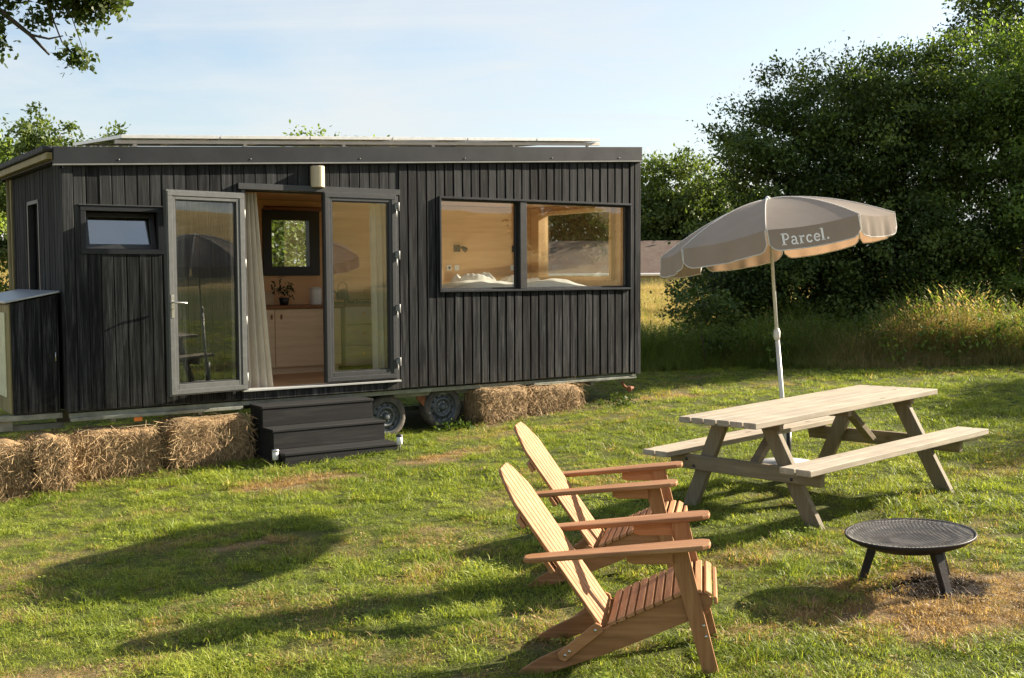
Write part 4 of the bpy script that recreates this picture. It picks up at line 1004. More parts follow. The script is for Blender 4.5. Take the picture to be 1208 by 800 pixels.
def plane_mat(x,y,yaw):
    u = Vector((math.cos(yaw),math.sin(yaw),GX*math.cos(yaw)+GY*math.sin(yaw))).normalized(); v = gn.cross(u).normalized()
    return Matrix(((u.x,v.x,gn.x,x),(u.y,v.y,gn.y,y),(u.z,v.z,gn.z,GZ+GX*x+GY*y+.0),(0,0,0,1)))
ch1 = make_chair(); ch1.matrix_world = plane_mat(.031,5.116,R_(-9.6))
tag(ch1,'slatted reddish wooden garden armchair nearest the camera, whole side in view','garden chair','pair of slatted wooden garden chairs')
ch2 = copy_tree(ch1); ch2.matrix_world = plane_mat(.10,6.56,R_(-11.5))
tag(ch2,'slatted reddish wooden garden armchair behind the nearer one, partly hidden by it','garden chair','pair of slatted wooden garden chairs')

# ------------------------------------------------------------------ fire bowl
BX,BY = 2.205,6.175; fb = empty('fire_bowl', mat=plane_mat(BX,BY,0)); tag(fb,'round black iron fire bowl on three splayed legs over scorched grass','fire bowl')
rb_ = .343; zb_ = .288
prof = [(.0001,zb_-.105),(.12,zb_-.098),(.22,zb_-.075),(.30,zb_-.043),(rb_,zb_-.016),(rb_+.004,zb_-.004),(rb_+.002,zb_),(rb_-.008,zb_-.002),(rb_-.016,zb_-.014),(.28,zb_-.028),(.18,zb_-.04),(.08,zb_-.046),(.0001,zb_-.047)]
MB().lathe(prof,64).build('dish', M_CAST, fb)
m,t,o = newmat('ash_and_soot'); tcn = N(t,'ShaderNodeTexCoord'); vl = N(t,'ShaderNodeVectorMath',operation='LENGTH'); t.links.new(tcn.outputs['Object'],vl.inputs[0])
n_ = noise(t,tcn.outputs['Object'],40,5,.7); f_ = MathN(t,'ADD',MathN(t,'MULTIPLY',vl.outputs['Value'],2.2),MathN(t,'MULTIPLY',MathN(t,'SUBTRACT',n_,.5),.5))
c = ramp(t,f_,[(.15,(.07,.035,.02)),(.35,(.045,.038,.032)),(.6,(.15,.145,.135)),(.9,(.30,.29,.26))]); principled(t,o,c,.6,.3,bump(t,n_,.5,.004)); 
MB().lathe([(.0001,zb_-.034),(.10,zb_-.033),(.2,zb_-.026),(.29,zb_-.014),(rb_-.014,zb_-.006)],64).build('ash_bed', m, fb)
mb = MB()
g0 = zb_-.002
for i in range(-16,17):
    q = i*.0205; l = math.sqrt(max(0,(rb_-.014)**2-q*q))
    if l > .03:
        dz = -.012*(1-(q/.34)**2)
        for pts in ([(q,-l,g0),(q,-l*.5,g0+dz),(q,0,g0+dz*1.3),(q,l*.5,g0+dz),(q,l,g0)],[(-l,q,g0+.002),(-l*.5,q,g0+.002+dz),(0,q,g0+.002+dz*1.3),(l*.5,q,g0+.002+dz),(l,q,g0+.002)]): mb.tube(pts,.0016,5,cap=False)
mb.build('grill_mesh', mat_plain('sooty_wire',(.22,.20,.18),.5,.6,.5,7,0,None,(.07,.035,.02)), fb)
for an in (162,-67,28):
    c_,s_ = math.cos(R_(an)),math.sin(R_(an)); u = Vector((c_,s_,0)); q = Vector((-s_,c_,0))
    pf,pt = u*.272+Vector((0,0,-.02)), u*.195+Vector((0,0,zb_-.075)); vs = []
    for p,w in ((pf,.022),(pt,.028)):
        for a_,b_ in ((-1,-1),(1,-1),(1,1),(-1,1)): vs.append(p+q*a_*w+u*b_*w*.9)
    MB().add(vs,[(3,2,1,0),(4,5,6,7),(0,1,5,4),(1,2,6,5),(2,3,7,6),(3,0,4,7)]).build('leg', M_CAST, fb, bev=.003)

# ------------------------------------------------------------------ vegetation
def leaf_cloud(centers, n_per, spread, size, seed, outward=None, aspect=.55, droop=.15):
    """centers (m,3); leaves as folded rhombi around each centre"""
    rs = np.random.default_rng(seed); m_ = len(centers); n = m_*n_per
    C = np.repeat(centers, n_per, 0); sp = np.repeat(spread, n_per, 0) if isinstance(spread,np.ndarray) else spread
    P = C + rs.normal(size=(n,3))*sp
    if outward is not None:
        O = np.repeat(outward,n_per,0); k = rs.uniform(-.2,1.0,(n,1)); P = P+O*k*np.repeat(np.full((m_,1),1.6)*np.mean(sp),n_per,0)
    D = rs.normal(size=(n,3)); D[:,2] -= droop
    if outward is not None: D += O*.8
    D /= np.linalg.norm(D,axis=1,keepdims=True)
    U = rs.normal(size=(n,3))*.6; U[:,2] += .9; U = U+(O*.6 if outward is not None else 0); S = np.cross(D,U); S /= np.linalg.norm(S,axis=1,keepdims=True)+1e-9
    ln = size*rs.uniform(.6,1.25,(n,1)); wd = ln*aspect*.5
    Vv = np.stack([P, P+D*ln*.5+S*wd, P+D*ln, P+D*ln*.5-S*wd],1).reshape(-1,3)
    Fq = np.arange(n*4).reshape(-1,4)
    global LAST_TINT
    LAST_TINT = np.repeat(np.repeat(np.clip(rs.normal(.5,.24,m_),0,1), n_per), 4).astype(np.float32)
    return Vv,Fq
def lobes_tree(name, label, base, lobes, n_tips, n_per, spread, leaf, mat, seed, trunk_r=.12, limbs=True, inner=.25, parent_cat='tree', group=None, top_trunk=None, droop=.15, stretch=(1,1,1), aspect=.55):
    """lobes: list of (x,y,z,rx,ry,rz) in world coordinates"""
    rs = np.random.default_rng(seed); bx_,by_ = base; bz = gh(bx_,by_)
    e = empty(name,(bx_,by_,bz)); tag(e,label,'tree',group)
    vol = np.array([(l[3]*l[4]+l[3]*l[5]+l[4]*l[5]) for l in lobes]); pr = vol/vol.sum()
    idx = rs.choice(len(lobes),n_tips,p=pr); Lb = np.array(lobes)[idx]
    d = rs.normal(size=(n_tips,3)); d /= np.linalg.norm(d,axis=1,keepdims=True)
    r = np.where(rs.uniform(size=(n_tips,1)) < inner, rs.uniform(.45,.85,(n_tips,1)), rs.normal(1.0,.09,(n_tips,1)))
    # lumpiness
    lump = 1+.20*np.sin(d[:,0:1]*5+seed)*np.sin(d[:,1:2]*6+1)+.12*np.sin(d[:,2:3]*8+seed*.7)
    C = Lb[:,:3]+d*Lb[:,3:6]*r*lump
    gz_ = ground(C[:,0],C[:,1])+.05; keep = C[:,2] > gz_; C = C[keep]; d = d[keep]
    C -= np.array([bx_,by_,bz]); sz = rs.uniform(.6,1.3,(len(C),1))*np.array([[1.0,1.0,.6]])*spread
    Vv,Fq = leaf_cloud(C,n_per,sz,leaf,seed+1,outward=d,aspect=aspect,droop=droop)
    co_ = np_mesh('crown',Vv,Fq,mat); ta = co_.data.attributes.new('tint','FLOAT','POINT'); ta.data.foreach_set('value',LAST_TINT); link(co_,e)
    # trunk and limbs
    mb = MB(); top = Vector(top_trunk)-Vector((bx_,by_,bz)) if top_trunk else Vector((0,0,lobes[0][2]-bz))
    pts = [Vector((0,0,-.1))]+[Vector((top.x*t_+.05*math.sin(t_*5+seed),top.y*t_,top.z*t_)) for t_ in (.25,.5,.75,1)]
    mb.tube(pts,[trunk_r*1.25,trunk_r,trunk_r*.8,trunk_r*.6,trunk_r*.3],10)
    if limbs:
        for l in lobes:
            for q in range(4):
                dd = rs.normal(size=3); dd /= np.linalg.norm(dd); tgt = Vector((l[0]+dd[0]*l[3]*.8-bx_,l[1]+dd[1]*l[4]*.8-by_,l[2]+abs(dd[2])*l[5]*.7-bz)); st_ = pts[2].lerp(pts[4],rs.uniform(0,.8))
                md = st_.lerp(tgt,.5)+Vector((0,0,.15)); mb.tube([st_,md,tgt],[trunk_r*.4,trunk_r*.22,trunk_r*.06],6)
    mb.build('trunk', M_BARK, e)
    return e
ML_DARK = mat_leaf('hedge_leaf', (.022,.038,.012),(.07,.108,.028),(.185,.235,.058), .4, .45)
ML_MID = mat_leaf('hawthorn_leaf', (.04,.066,.016),(.115,.18,.036),(.26,.33,.07), .42, .45)
ML_LIGHT = mat_leaf('ash_leaf', (.04,.065,.018),(.085,.125,.03),(.16,.20,.05), .4, .4)
ML_OAK = mat_leaf('walnut_leaf', (.04,.065,.015),(.09,.12,.025),(.18,.20,.045), .45, 1.2, .3)
ML_VDARK = mat_leaf('dark_oak_leaf', (.022,.038,.012),(.068,.106,.026),(.17,.225,.05), .38, .45)
HG = 'dense trees of the hedge behind the lawn'
lobes_tree('hawthorn_tree','dark shaggy hawthorn at the left end of the hedge, behind the parasol',(5.2,21.5),
    [(5.15,21.5,2.6,1.25,1.4,1.9),(4.85,21.4,3.75,.65,.9,1.0),(5.65,21.7,4.3,1.3,1.3,1.2),(4.45,21.0,1.9,.7,.8,.55),(5.5,21.2,1.2,1.6,1.1,1.0),(5.2,21.9,1.2,1.9,.8,1.1),(3.7,20.9,1.4,.7,.55,.28)],
    560,150,.17,.085,ML_VDARK,21,.14,group=HG)
lobes_tree('hawthorn_tree','broad dark hawthorn in the middle of the hedge, right of the parasol top',(7.5,22.1),
    [(7.35,21.9,3.1,1.7,1.7,2.1),(6.8,21.8,4.7,1.25,1.35,1.12),(7.9,22.1,4.95,1.25,1.35,1.08),(7.2,20.9,1.5,1.7,1.0,1.3),(7.4,22,1.3,1.9,.9,1.2),(8.2,21.4,3.0,1.35,1.2,1.45)],
    760,150,.18,.085,ML_DARK,22,.16,group=HG)
lobes_tree('field_maple','tall sunlit maple at the right edge of the frame in the hedge',(9.8,21.5),
    [(9.4,21.3,3.3,1.7,1.5,2.1),(9.05,21.2,5.1,1.1,1.2,1.05),(10.5,21.3,5.0,1.45,1.4,1.45),(9.05,20.8,1.8,1.45,.95,1.5),(10.6,20.9,2.4,1.45,1.1,1.8)],
    760,150,.18,.088,ML_MID,23,.18,group=HG)
lobes_tree('oak_tree','big dark oak rising out of the frame above the hedge at top right',(12.7,26.0),
    [(12.3,26,7.6,2.1,2.2,1.8),(11.7,25.6,6.1,1.2,1.5,1.0),(14.2,26,6.5,2.4,2.4,2.9),(13.3,26,9.0,1.8,1.9,1.35)],
    900,80,.2,.11,ML_VDARK,24,.3,group=HG)
# the hedge carries on to the right, outside the frame, and shades the lawn
lobes_tree('hawthorn_tree','leafy hawthorn beyond the right edge of the lawn',(14.6,16.6),
    [(14.2,16.4,2.7,1.5,1.3,2.2),(15.6,16.9,2.8,1.5,1.3,2.2)],
    520,60,.2,.13,ML_DARK,25,.2,group=HG)
lobes_tree('hawthorn_tree','leafy hawthorn at the far right of the hedge',(14.6,14.2),
    [(14.6,14.2,2.7,1.4,1.5,2.0)],
    380,60,.2,.13,ML_DARK,26,.2,group=HG)
# rounder lighter tree beyond the meadow
lobes_tree('lime_tree','round mid green tree beyond the meadow, between the house and the hedge',(9.6,66.5),
    [(9.9, 66.01, 5.53, 2.87, 2.87, 2.65), (8.9, 66.01, 3.8, 2.58, 2.3, 2.15), (10.91, 66.01, 4.09, 1.72, 2.01, 1.87), (7.46, 66.73, 4.09, 2.01, 2.01, 2.15)],
    620,75,.38,.28,ML_LIGHT,31,.25)
lobes_tree('lime_tree','dark tree beyond the meadow, low between the round tree and the hedge',(13.6,67),
    [(13.42, 67.08, 4.12, 2.45, 2.45, 2.32), (11.61, 65.79, 2.7, 2.06, 1.94, 1.68)],
    300,75,.4,.3,ML_MID,32,.25)
lobes_tree('ash_tree','airy ash behind the left end of the roof',(-9.4,23.5),
    [(-9.6,23.5,4.65,.5,.6,.5),(-10.1,23.5,4.1,.6,.7,.45),(-9.2,23.5,4.2,.45,.6,.4),(-10.3,23.5,3.5,.7,.7,.5),(-9.3,23.5,3.2,.9,.9,.7),(-9.8,23.4,1.7,1.2,1.0,1.3)],
    230,90,.13,.11,ML_LIGHT,33,.12)
lobes_tree('ash_tree','small airy ash peeking over the roof near its left end',(-8.6,24.5),
    [(-8.55,24.5,4.35,.42,.5,.5),(-8.9,24.5,3.5,.6,.7,.8)],
    60,80,.11,.11,ML_LIGHT,34,.09)
lobes_tree('oak_tree','dark tree at the far left, beyond the corner of the cabinet',(-14.4,30.5),
    [(-14.4,30.5,4.2,1.2,1.4,1.15),(-15.6,30.5,4.2,1.5,1.4,1.2)],
    320,70,.25,.15,ML_MID,35,.2)
lobes_tree('ash_tree','treetop just showing above the solar panels',(-4.7,27),
    [(-4.7,27,4.35,.9,.7,.55),(-3.6,27,4.2,.5,.5,.5),(-4.4,27,3.2,1.0,.9,.9)],
    140,60,.16,.11,ML_MID,36,.1)
lobes_tree('lime_tree','broad tree beyond the meadow, seen through the end window of the house',(4.6,68.5),
    [(3.15, 67.92, 4.23, 2.86, 2.29, 2.72), (5.72, 67.92, 5.08, 2.57, 2.29, 2.29), (4.58, 67.21, 2.37, 4.29, 2.0, 1.72)],
    380,70,.4,.33,ML_DARK,41,.25)
lobes_tree('thorn_tree','pale round tree on the hillside opposite the house, mirrored in the wide window',(34.5,3.0),
    [(34.5,3.0,4.3,1.5,1.5,1.4),(34.2,3.8,3.4,1.2,1.2,1.0)],
    260,60,.22,.16,ML_LIGHT,42,.15)
# greenery behind the kitchen window
lobes_tree('elder_bush','leafy bush behind the house, seen through the kitchen window',(-5.2,18.4),
    [(-5.2,18.4,1.6,1.3,1.0,1.2),(-4.6,17.6,.9,1.0,.8,.8)],
    220,70,.16,.10,ML_LIGHT,37,.06)
lobes_tree('oak_tree','dark tree behind the house, seen through the kitchen window',(-6.4,22.5),
    [(-6.0,22.5,2.4,1.9,1.5,1.1)],
    300,80,.22,.12,ML_DARK,38,.15)
# sapling in the meadow
lobes_tree('sapling','thin dark sapling standing in the tall grass left of the hedge',(3.2,18.9),
    [(3.1,18.8,1.35,.45,.4,.18),(3.35,18.8,.95,.3,.3,.3)], 70,30,.09,.07,ML_VDARK,39,.015,limbs=True)
# tree on the left whose branch hangs into the picture
bt = empty('walnut_tree',(-7.2,8.6,gh(-7.2,8.6))); tag(bt,'tree outside the left edge whose leafy branch hangs into the top left corner','tree')
mb = MB(); o0 = Vector((-7.2,8.6,gh(-7.2,8.6)))
def W(p): return Vector(p)-o0
mb.tube([W((-7.2,8.6,-.6)),W((-7.15,8.6,1.2)),W((-7.0,8.5,2.8)),W((-6.7,8.4,4.2)),W((-6.5,8.4,5.6))],[.24,.19,.16,.12,.07],12); mb.build('trunk', M_BARK, bt)
mb = MB()
mb.tube([W((-6.8,8.45,3.6)),W((-5.6,8.3,4.1)),W((-4.5,8.1,4.05)),W((-3.62,8.0,3.72)),W((-3.35,8.0,3.50)),W((-3.22,8.0,3.36))],[.09,.06,.04,.022,.014,.007],8)
mb.tube([W((-3.35,8.0,3.50)),W((-3.22,8.0,3.47)),W((-3.12,8.0,3.49))],[.010,.007,.004],6)
mb.tube([W((-5.0,8.2,4.15)),W((-4.0,8.1,4.3)),W((-3.2,8.0,4.15)),W((-2.9,8.0,3.95))],[.045,.03,.018,.008],7)
mb.tube([W((-3.3,8.0,4.15)),W((-3.22,8.0,3.7)),W((-3.13,8.0,3.45)),W((-3.02,8.0,3.33))],[.012,.008,.005,.003],6)
mb.tube([W((-3.0,8.0,3.95)),W((-3.05,8.0,3.6)),W((-2.97,8.0,3.36))],[.008,.004,.002],5)
mb.build('branch', M_BARK, bt)
rs = np.random.default_rng(77); cs = []
def cl(cx_,cy_,cz_,rx,ry,rz,n):
    d = rs.normal(size=(n,3)); d /= np.linalg.norm(d,axis=1,keepdims=True); d *= rs.uniform(.3,1,(n,1))**.5; cs.append(np.array([cx_,cy_,cz_])+d*np.array([rx,ry,rz]))
cl(-3.05,8.05,3.86,.20,.25,.17,46); cl(-2.87,8.05,3.82,.12,.18,.15,24); cl(-3.2,8.05,3.98,.28,.3,.16,36); cl(-2.78,8.0,3.93,.10,.15,.10,12); cl(-3.56,8.05,3.78,.07,.1,.1,8); cl(-3.58,8.0,3.50,.05,.08,.12,7); cl(-3.31,8.0,3.62,.035,.05,.05,3); cl(-3.02,8.0,3.34,.07,.05,.05,5); cl(-2.93,8.0,3.60,.02,.03,.03,1); cl(-3.7,8.3,4.3,.6,.6,.25,50); cl(-4.6,8.3,4.5,.8,.7,.4,70); cl(-6.4,8.4,5.4,1.3,1.3,1.1,220)
C = np.concatenate(cs)-np.array(o0)
Vv,Fq = leaf_cloud(C,40,.05,.055,78,aspect=.62,droop=.5); link(np_mesh('crown',Vv,Fq,ML_OAK),bt)
# shed and barn in the distance
def gable(name,label,cx_,cy_,yaw,L_,W_,zb,ze,zr,mw,mr,mg,post=False):
    e = empty(name,(cx_,cy_,zb),yaw); tag(e,label,'barn'); he,hr = ze-zb,zr-zb
    mb = MB(); mb.box(-L_/2,L_/2,-W_/2,W_/2,0,he); 
    mb.build('wall',mw,e)
    mb = MB(); ov = .35
    for sg in (-1,1):
        mb.prism([(0,hr),(W_/2+ov,he-.02),(W_/2+ov,he+.06),(0,hr+.1)],(-L_/2-.3,0,0),(0,sg,0),(0,0,1),(L_+.6,0,0))
    mb.build('roof',mr,e)
    mb = MB(); mb.prism([(-W_/2,he),(W_/2,he),(0,hr)],(-L_/2,0,0),(0,1,0),(0,0,1),(.1,0,0)); mb.prism([(-W_/2,he),(W_/2,he),(0,hr)],(L_/2-.1,0,0),(0,1,0),(0,0,1),(.1,0,0)); mb.build('gable_end',mw,e)
    mb = MB(); mb.tube([(-L_/2-.3,-W_/2-ov-.06,he),(L_/2+.3,-W_/2-ov-.06,he)],.07,8); mb.build('gutter',mg,e)
    return e
m,t,o = newmat('old_roof_tiles'); tcn = N(t,'ShaderNodeTexCoord'); br_ = N(t,'ShaderNodeTexBrick'); t.links.new(mapping(t,tcn.outputs['Object'],(1,1,1)),br_.inputs['Vector'])
br_.inputs['Scale'].default_value = 3; br_.inputs['Color1'].default_value = (.07,.04,.028,1); br_.inputs['Color2'].default_value = (.11,.065,.046,1); br_.inputs['Mortar'].default_value = (.05,.03,.025,1)
nn = noise(t,tcn.outputs['Object'],1.6,6,.7); c = mixc(t,ramp(t,nn,[(.4,(0,0,0)),(.7,(1,1,1))]),br_.outputs['Color'],(.11,.085,.06)); principled(t,o,c,.85); M_TILE = m
barn = gable('barn','long low barn with red brown tiled roof and white gutter beyond the meadow',6.2,60.5,.02,22,7,-.9,1.75,3.45,mat_plain('render_grey',(.26,.25,.21),.8,0,.25,1.2,dirt=(.14,.13,.10)),M_TILE,M_WHITE)
for a in (-9,-6,-2,1.5,5,8.5): 
    w_ = MB().box(a-.7,a+.7,-3.53,-3.49,1.15,1.95).build('window', M_BLACKMETAL, barn)
shed = gable('shed','dark open shed with pale sheet roof in the field at the far left',-24.5,50.5,.0,8,5,1.6,3.0,3.75,mat_plain('shed_dark',(.035,.03,.03),.8,0,.3,2),mat_plain('pale_sheet_roof',(.55,.57,.58),.5,.1,.1,2),M_WHITE)

# ------------------------------------------------------------------ grass
TEMPL = bpy.data.collections.new('grass_tufts')       # never linked to the scene: only instanced
def tuft(name, n, R0, h0, h1, w, lean, mat, seed, segs=2, heads=0):
    rs = np.random.default_rng(seed); Vv = []; Fq = []; k = 0
    for i in range(n):
        a = rs.uniform(0,6.283); r = R0*math.sqrt(rs.uniform()); p = np.array([r*math.cos(a),r*math.sin(a),-.005]); an = rs.uniform(0,6.283); ld = np.array([math.cos(an),math.sin(an),0]); h = rs.uniform(h0,h1); ln = lean*rs.uniform(.2,1.2)
        sd_ = np.array([-ld[1],ld[0],0]); sd_ = sd_*math.cos(.6)+ld*math.sin(rs.uniform(-.6,.6)); ww = w*rs.uniform(.7,1.3)
        prev = None
        for s in range(segs+1):
            v = s/segs; c = p+np.array([0,0,1])*h*v*(1-.25*ln*v)+ld*h*ln*v*v; wd = ww*(1-v**1.5)*.5+.0002
            Vv += [c-sd_*wd,c+sd_*wd]
            if s: Fq.append([k-2,k-1,k+1,k])
            k += 2
    if heads:
        for i in range(heads):
            a = rs.uniform(0,6.283); r = R0*rs.uniform(); p = np.array([r*math.cos(a),r*math.sin(a),0]); an = rs.uniform(0,6.283); ld = np.array([math.cos(an),math.sin(an),0]); h = h1*rs.uniform(1.0,1.45); sd_ = np.array([-ld[1],ld[0],0]); ln = lean*.6
            for (v0,v1,w0,w1) in ((0,.8,.0022,.0015),(.8,.87,.0015,.014),(.87,.95,.014,.011),(.95,1.0,.011,.001)):
                c0 = p+np.array([0,0,1])*h*v0+ld*h*ln*v0*v0; c1 = p+np.array([0,0,1])*h*v1*(1-.04*v1)+ld*h*ln*v1*v1
                Vv += [c0-sd_*w0/2,c0+sd_*w0/2,c1+sd_*w1/2,c1-sd_*w1/2]; Fq.append([k,k+1,k+2,k+3]); k += 4
    o_ = np_mesh(name,np.array(Vv),np.array(Fq),mat); TEMPL.objects.link(o_); return o_
def mat_grass(name, g1,g2,g3, d1,d2, trans=.45):
    m,t,o = newmat(name); at_ = N(t,'ShaderNodeAttribute'); at_.attribute_type = 'INSTANCER'; at_.attribute_name = 'dry'; at2 = N(t,'ShaderNodeAttribute'); at2.attribute_type = 'INSTANCER'; at2.attribute_name = 'tone'
    isl,_ = island(t); f_ = MathN(t,'ADD',MathN(t,'MULTIPLY',isl,.5),MathN(t,'MULTIPLY',at2.outputs['Fac'],.5))
    c = ramp(t,f_,[(.1,g1),(.5,g2),(.9,g3)]); dc_ = ramp(t,isl,[(.1,d1),(.9,d2)])
    thr = MathN(t,'MULTIPLY',MathN(t,'SUBTRACT',MathN(t,'ADD',at_.outputs['Fac'],.05),MathN(t,'FRACT',MathN(t,'MULTIPLY',isl,7.77))),6.,clamp=True)
    c = mixc(t,thr,c,dc_); c = mixc(t, MathN(t,'GREATER_THAN',at_.outputs['Fac'],1.5), c, (.018,.012,.008)); p = principled(t,None,c,.5,0,None,.25)
    tl = N(t,'ShaderNodeBsdfTranslucent'); t.links.new(mixc(t,1.,c,(1.2,1.15,.6),'MULTIPLY'),tl.inputs[0]); mx_ = N(t,'ShaderNodeMixShader'); mx_.inputs[0].default_value = trans
    t.links.new(p.outputs[0],mx_.inputs[1]); t.links.new(tl.outputs[0],mx_.inputs[2]); t.links.new(mx_.outputs[0],o.inputs['Surface']); return m
MG = mat_grass('lawn_blade',(.07,.11,.012),(.205,.275,.036),(.42,.46,.085),(.27,.16,.07),(.52,.38,.20))
MGT = mat_grass('meadow_blade',(.06,.10,.018),(.15,.21,.04),(.29,.33,.09),(.34,.22,.11),(.60,.45,.26))
for i in range(6): tuft('lawn_tuft',88,.085,.010,.034 if i<4 else .050,.0036,1.7,MG,100+i)
def clover(seed):
    rs = np.random.default_rng(seed); Vv = []; Fq = []; k = 0
    for i in range(26):
        a = rs.uniform(0,6.283); r = .075*math.sqrt(rs.uniform()); p = np.array([r*math.cos(a),r*math.sin(a),rs.uniform(.010,.028)]); l = rs.uniform(.009,.017); an = rs.uniform(0,6.283)
        d = np.array([math.cos(an),math.sin(an),rs.uniform(-.3,.4)]); q = np.array([-d[1],d[0],rs.uniform(-.3,.3)])
        Vv += [p,p+d*l*.6+q*l*.45,p+d*l*1.1,p+d*l*.6-q*l*.45]; Fq.append([k,k+1,k+2,k+3]); k += 4
    o_ = np_mesh('lawn_tuft',np.array(Vv),np.array(Fq),MG); TEMPL.objects.link(o_)
clover(301)
TALL = bpy.data.collections.new('meadow_tufts')
TEMPL_SAVE = TEMPL
TEMPL = TALL
for i in range(5): tuft('meadow_tuft',60,.16,.18,.62,.0095,.65,MGT,200+i,3,heads=7 if i%2 else 3)
TEMPL = TEMPL_SAVE
def scatter(name, label, P, dry, tone, scale, coll, ztilt=.32):
    me = bpy.data.meshes.new(name); me.vertices.add(len(P)); me.vertices.foreach_set('co',P.astype(np.float32).ravel()); me.update()
    for nm,a_ in (('dry',dry),('tone',tone),('size',scale)):
        at_ = me.attributes.new(nm,'FLOAT','POINT'); at_.data.foreach_set('value',a_.astype(np.float32))
    o_ = bpy.data.objects.new(name,me); COL.objects.link(o_); tag(o_,label,kind='stuff'); o_['category'] = 'grass'
    ng = bpy.data.node_groups.new(name,'GeometryNodeTree'); ng.interface.new_socket('Geometry',in_out='INPUT',socket_type='NodeSocketGeometry'); ng.interface.new_socket('Geometry',in_out='OUTPUT',socket_type='NodeSocketGeometry')
    gi,go = ng.nodes.new('NodeGroupInput'),ng.nodes.new('NodeGroupOutput'); m2p = ng.nodes.new('GeometryNodeMeshToPoints'); iop = ng.nodes.new('GeometryNodeInstanceOnPoints'); ci = ng.nodes.new('GeometryNodeCollectionInfo')
    ci.inputs['Collection'].default_value = coll; ci.inputs['Separate Children'].default_value = True; ci.inputs['Reset Children'].default_value = True
    iop.inputs['Pick Instance'].default_value = True
    rv = ng.nodes.new('FunctionNodeRandomValue'); rv.data_type = 'FLOAT_VECTOR'; rv.inputs[0].default_value = (-ztilt,-ztilt,0); rv.inputs[1].default_value = (ztilt,ztilt,6.283)
    na = ng.nodes.new('GeometryNodeInputNamedAttribute'); na.data_type = 'FLOAT'; na.inputs['Name'].default_value = 'size'
    L = ng.links.new; L(gi.outputs[0],m2p.inputs['Mesh']); L(m2p.outputs[0],iop.inputs['Points']); L(ci.outputs[0],iop.inputs['Instance']); L(rv.outputs[0],iop.inputs['Rotation']); L(na.outputs[0],iop.inputs['Scale']); L(iop.outputs[0],go.inputs[0])
    md = o_.modifiers.new('scatter','NODES'); md.node_group = ng; return o_
def in_house(x,y,pad=.0):
    c_,s_ = math.cos(HYAW),math.sin(HYAW); dx,dy = x-HX,y-HY; a_ = dx*c_+dy*s_; b_ = -dx*s_+dy*c_
    return (a_>-.3-pad)&(a_<LEN+pad)&(b_>.35-pad)&(b_<DEP)
# lawn: density falls with distance
pts = []
for (y0,y1,dn_) in ((3.2,5.2,250),(5.2,7.5,200),(7.5,10,140),(10,13.5,100),(13.5,19.5,60)):
    xl,xr = -.52*y1-.5,.52*y1+.5; n = int((xr-xl)*(y1-y0)*dn_); pts.append(np.stack([rng.uniform(xl,xr,n),rng.uniform(y0,y1,n)],1))
n = 420; pts.append(np.stack([rng.normal(2.25,.5,n),rng.normal(5.8,.36,n)],1))
n = 5200; pts.append(np.stack([rng.uniform(-9,14,n),rng.uniform(-3,3.2,n)],1))
n = 3000; pts.append(np.stack([rng.uniform(5,13,n),rng.uniform(3.2,15,n)],1))
n = 3200; yy_ = rng.uniform(3.2,11,n); pts.append(np.stack([-.52*yy_-.5-rng.uniform(0,2.2,n),yy_],1))
P2 = np.concatenate(pts); x,y = P2[:,0],P2[:,1]
dr = dryness(x,y); bm_ = char_mask(x,y); keep = (rng.uniform(size=len(x)) > np.clip(dr-1.0,0,1)*.7*(np.hypot(x-2.3,y-5.95)>1))&(rng.uniform(size=len(x)) > bm_*.55)&~in_house(x,y)
# not through the steps
sx_ = (x-HX)*math.cos(HYAW)+(y-HY)*math.sin(HYAW); sy_ = -(x-HX)*math.sin(HYAW)+(y-HY)*math.cos(HYAW)
keep &= ~((sx_>1.88)&(sx_<3.14)&(sy_>-.9)&(sy_<0)); 
keep &= (np.hypot(x-UX,y-UY)>.22)
x,y,dr,bm_ = x[keep],y[keep],dr[keep],bm_[keep]; P3 = np.stack([x,y,ground(x,y)],1)
tone = np.clip(-.1+1.25*(vnoise(x,y,.8,11)*.35+vnoise(x,y,2.7,12)*.3+vnoise(x,y,8,13)*.35)+rng.normal(0,.14,len(x)),0,1)
size = (.62+.45*vnoise(x,y,1.3,14)+.6*sstep(.45,.85,vnoise(x,y,4.5,15)))*np.where(dr>.6,.74,1)*rng.uniform(.8,1.25,len(x))
grow = np.where((y>10),1.12,1.0); 
near_edge = np.exp(-((sy_[keep]+.32)/.18)**2)*(sx_[keep]>-1)*(sx_[keep]<8); size = size*grow*(1+.15*near_edge)
scatter('short_grass','mown yellow green grass covering the lawn',P3,np.clip(dr*1.05,0,1)+2*(bm_>rng.uniform(.15,.7,len(bm_))),tone,size,TEMPL_SAVE)
# meadow band in front of and beyond the hedge
def edge_y(x): return 19.15-.50*np.clip(x-2.2,0,14)+.12*np.sin(x*2.1)
pts = []
n = 11500; xx = rng.uniform(1.2,13.5,n); yy = edge_y(xx)+rng.exponential(2.2,n)
pts.append(np.stack([xx,yy],1)); n = 9000; yy = rng.uniform(20,46,n); xx = yy*rng.uniform(.06,.30,n)+rng.normal(0,.5,n); pts.append(np.stack([xx,yy],1))
n = 2500; yy = rng.uniform(26,52,n); xx = -yy*rng.uniform(.40,.52,n); pts.append(np.stack([xx,yy],1))
P2 = np.concatenate(pts); x,y = P2[:,0],P2[:,1]; k_ = ~in_house(x,y,.3)&(y > edge_y(x)); x,y = x[k_],y[k_]
dr = np.clip(-.02+.42*vnoise(x,y,.7,21)+.45*sstep(21.5,26,y)+.26*sstep(4.6,6.5,x)*(y<19.5)-.25*np.exp(-((x-2.5)/1.8)**2)*(y<20.5),0,1)  # dry tone also carries light: strawier at the lit right, greener in shaded left
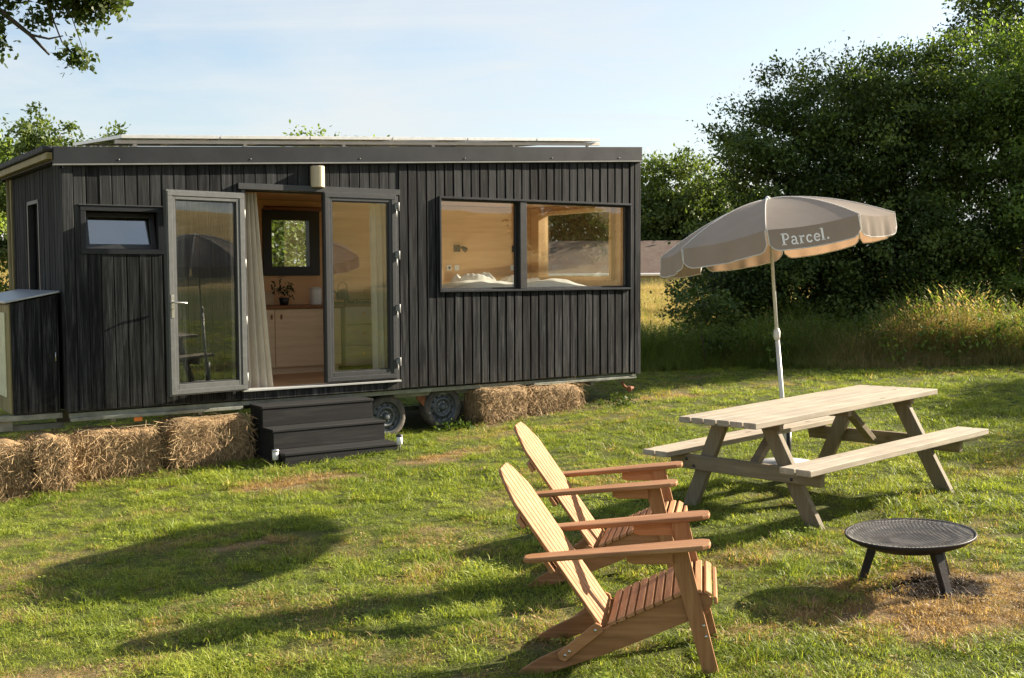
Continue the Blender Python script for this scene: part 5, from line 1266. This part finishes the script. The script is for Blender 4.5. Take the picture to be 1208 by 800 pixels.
size = (.55+.5*vnoise(x,y,.9,22))*rng.uniform(.75,1.3,len(x))*np.where(y>22,.58,1)*(1+.25*np.exp(-((x-7.5)/1.6)**2))
size *= (.35+.65*sstep(0,.9,y-edge_y(x)))*(.6+.75*vnoise(x,y,1.7,27))
scatter('tall_grass','tall seeding meadow grass below the hedge and beyond the house',np.stack([x,y,ground(x,y)],1),dr,np.clip(vnoise(x,y,.7,23)+rng.normal(0,.1,len(x)),0,1),size,TALL,.12)
rs = np.random.default_rng(15); n = 240; ux_ = rs.uniform(2.4,10,n); uy_ = edge_y(ux_)+rs.uniform(.15,2.4,n); cl_ = vnoise(ux_,uy_,.9,31) > .45; ux_,uy_ = ux_[cl_],uy_[cl_]
C = np.repeat(np.stack([ux_,uy_,ground(ux_,uy_)],1),4,0); C[:,2] += np.tile([.12,.26,.40,.52],len(ux_))*rs.uniform(.6,1.25,len(C)); C[:,:2] += rs.normal(size=(len(C),2))*.06
Vv,Fq = leaf_cloud(C,14,.06,.085,16,aspect=.5,droop=.4); ug_ = np_mesh('undergrowth',Vv,Fq,ML_MID); ta = ug_.data.attributes.new('tint','FLOAT','POINT'); ta.data.foreach_set('value',LAST_TINT); link(ug_); tag(ug_,'nettles and leafy undergrowth mixed into the tall grass below the hedge',kind='stuff')
# weeds by the right end of the house
rs = np.random.default_rng(5)
for (a,b,r,lab) in ((6.9,-.35,.16,'low leafy weeds growing by the right hand corner of the house'),(4.35,-.12,.12,'dark leafy weed clump growing at the foot of the trailer wheel')):
    p = hw(a,b); C = rs.normal(size=(26,3))*np.array([r,r,.03])+np.array([0,0,.06]); Vv,Fq = leaf_cloud(C,9,.03,.05,int(a*10),aspect=.6)
    o_ = np_mesh('weed_clump',Vv,Fq,ML_LIGHT if a>5 else ML_MID); link(o_); o_.location = (p.x,p.y,gh(p.x,p.y)); tag(o_,lab,'weed')
# leaves of the houseplant
C = rs.normal(size=(24,3))*np.array([.06,.05,.06])+np.array([0,0,.2]); Vv,Fq = leaf_cloud(C,5,.02,.06,3,aspect=.4); link(np_mesh('leaves',Vv,Fq,ML_VDARK),pp)
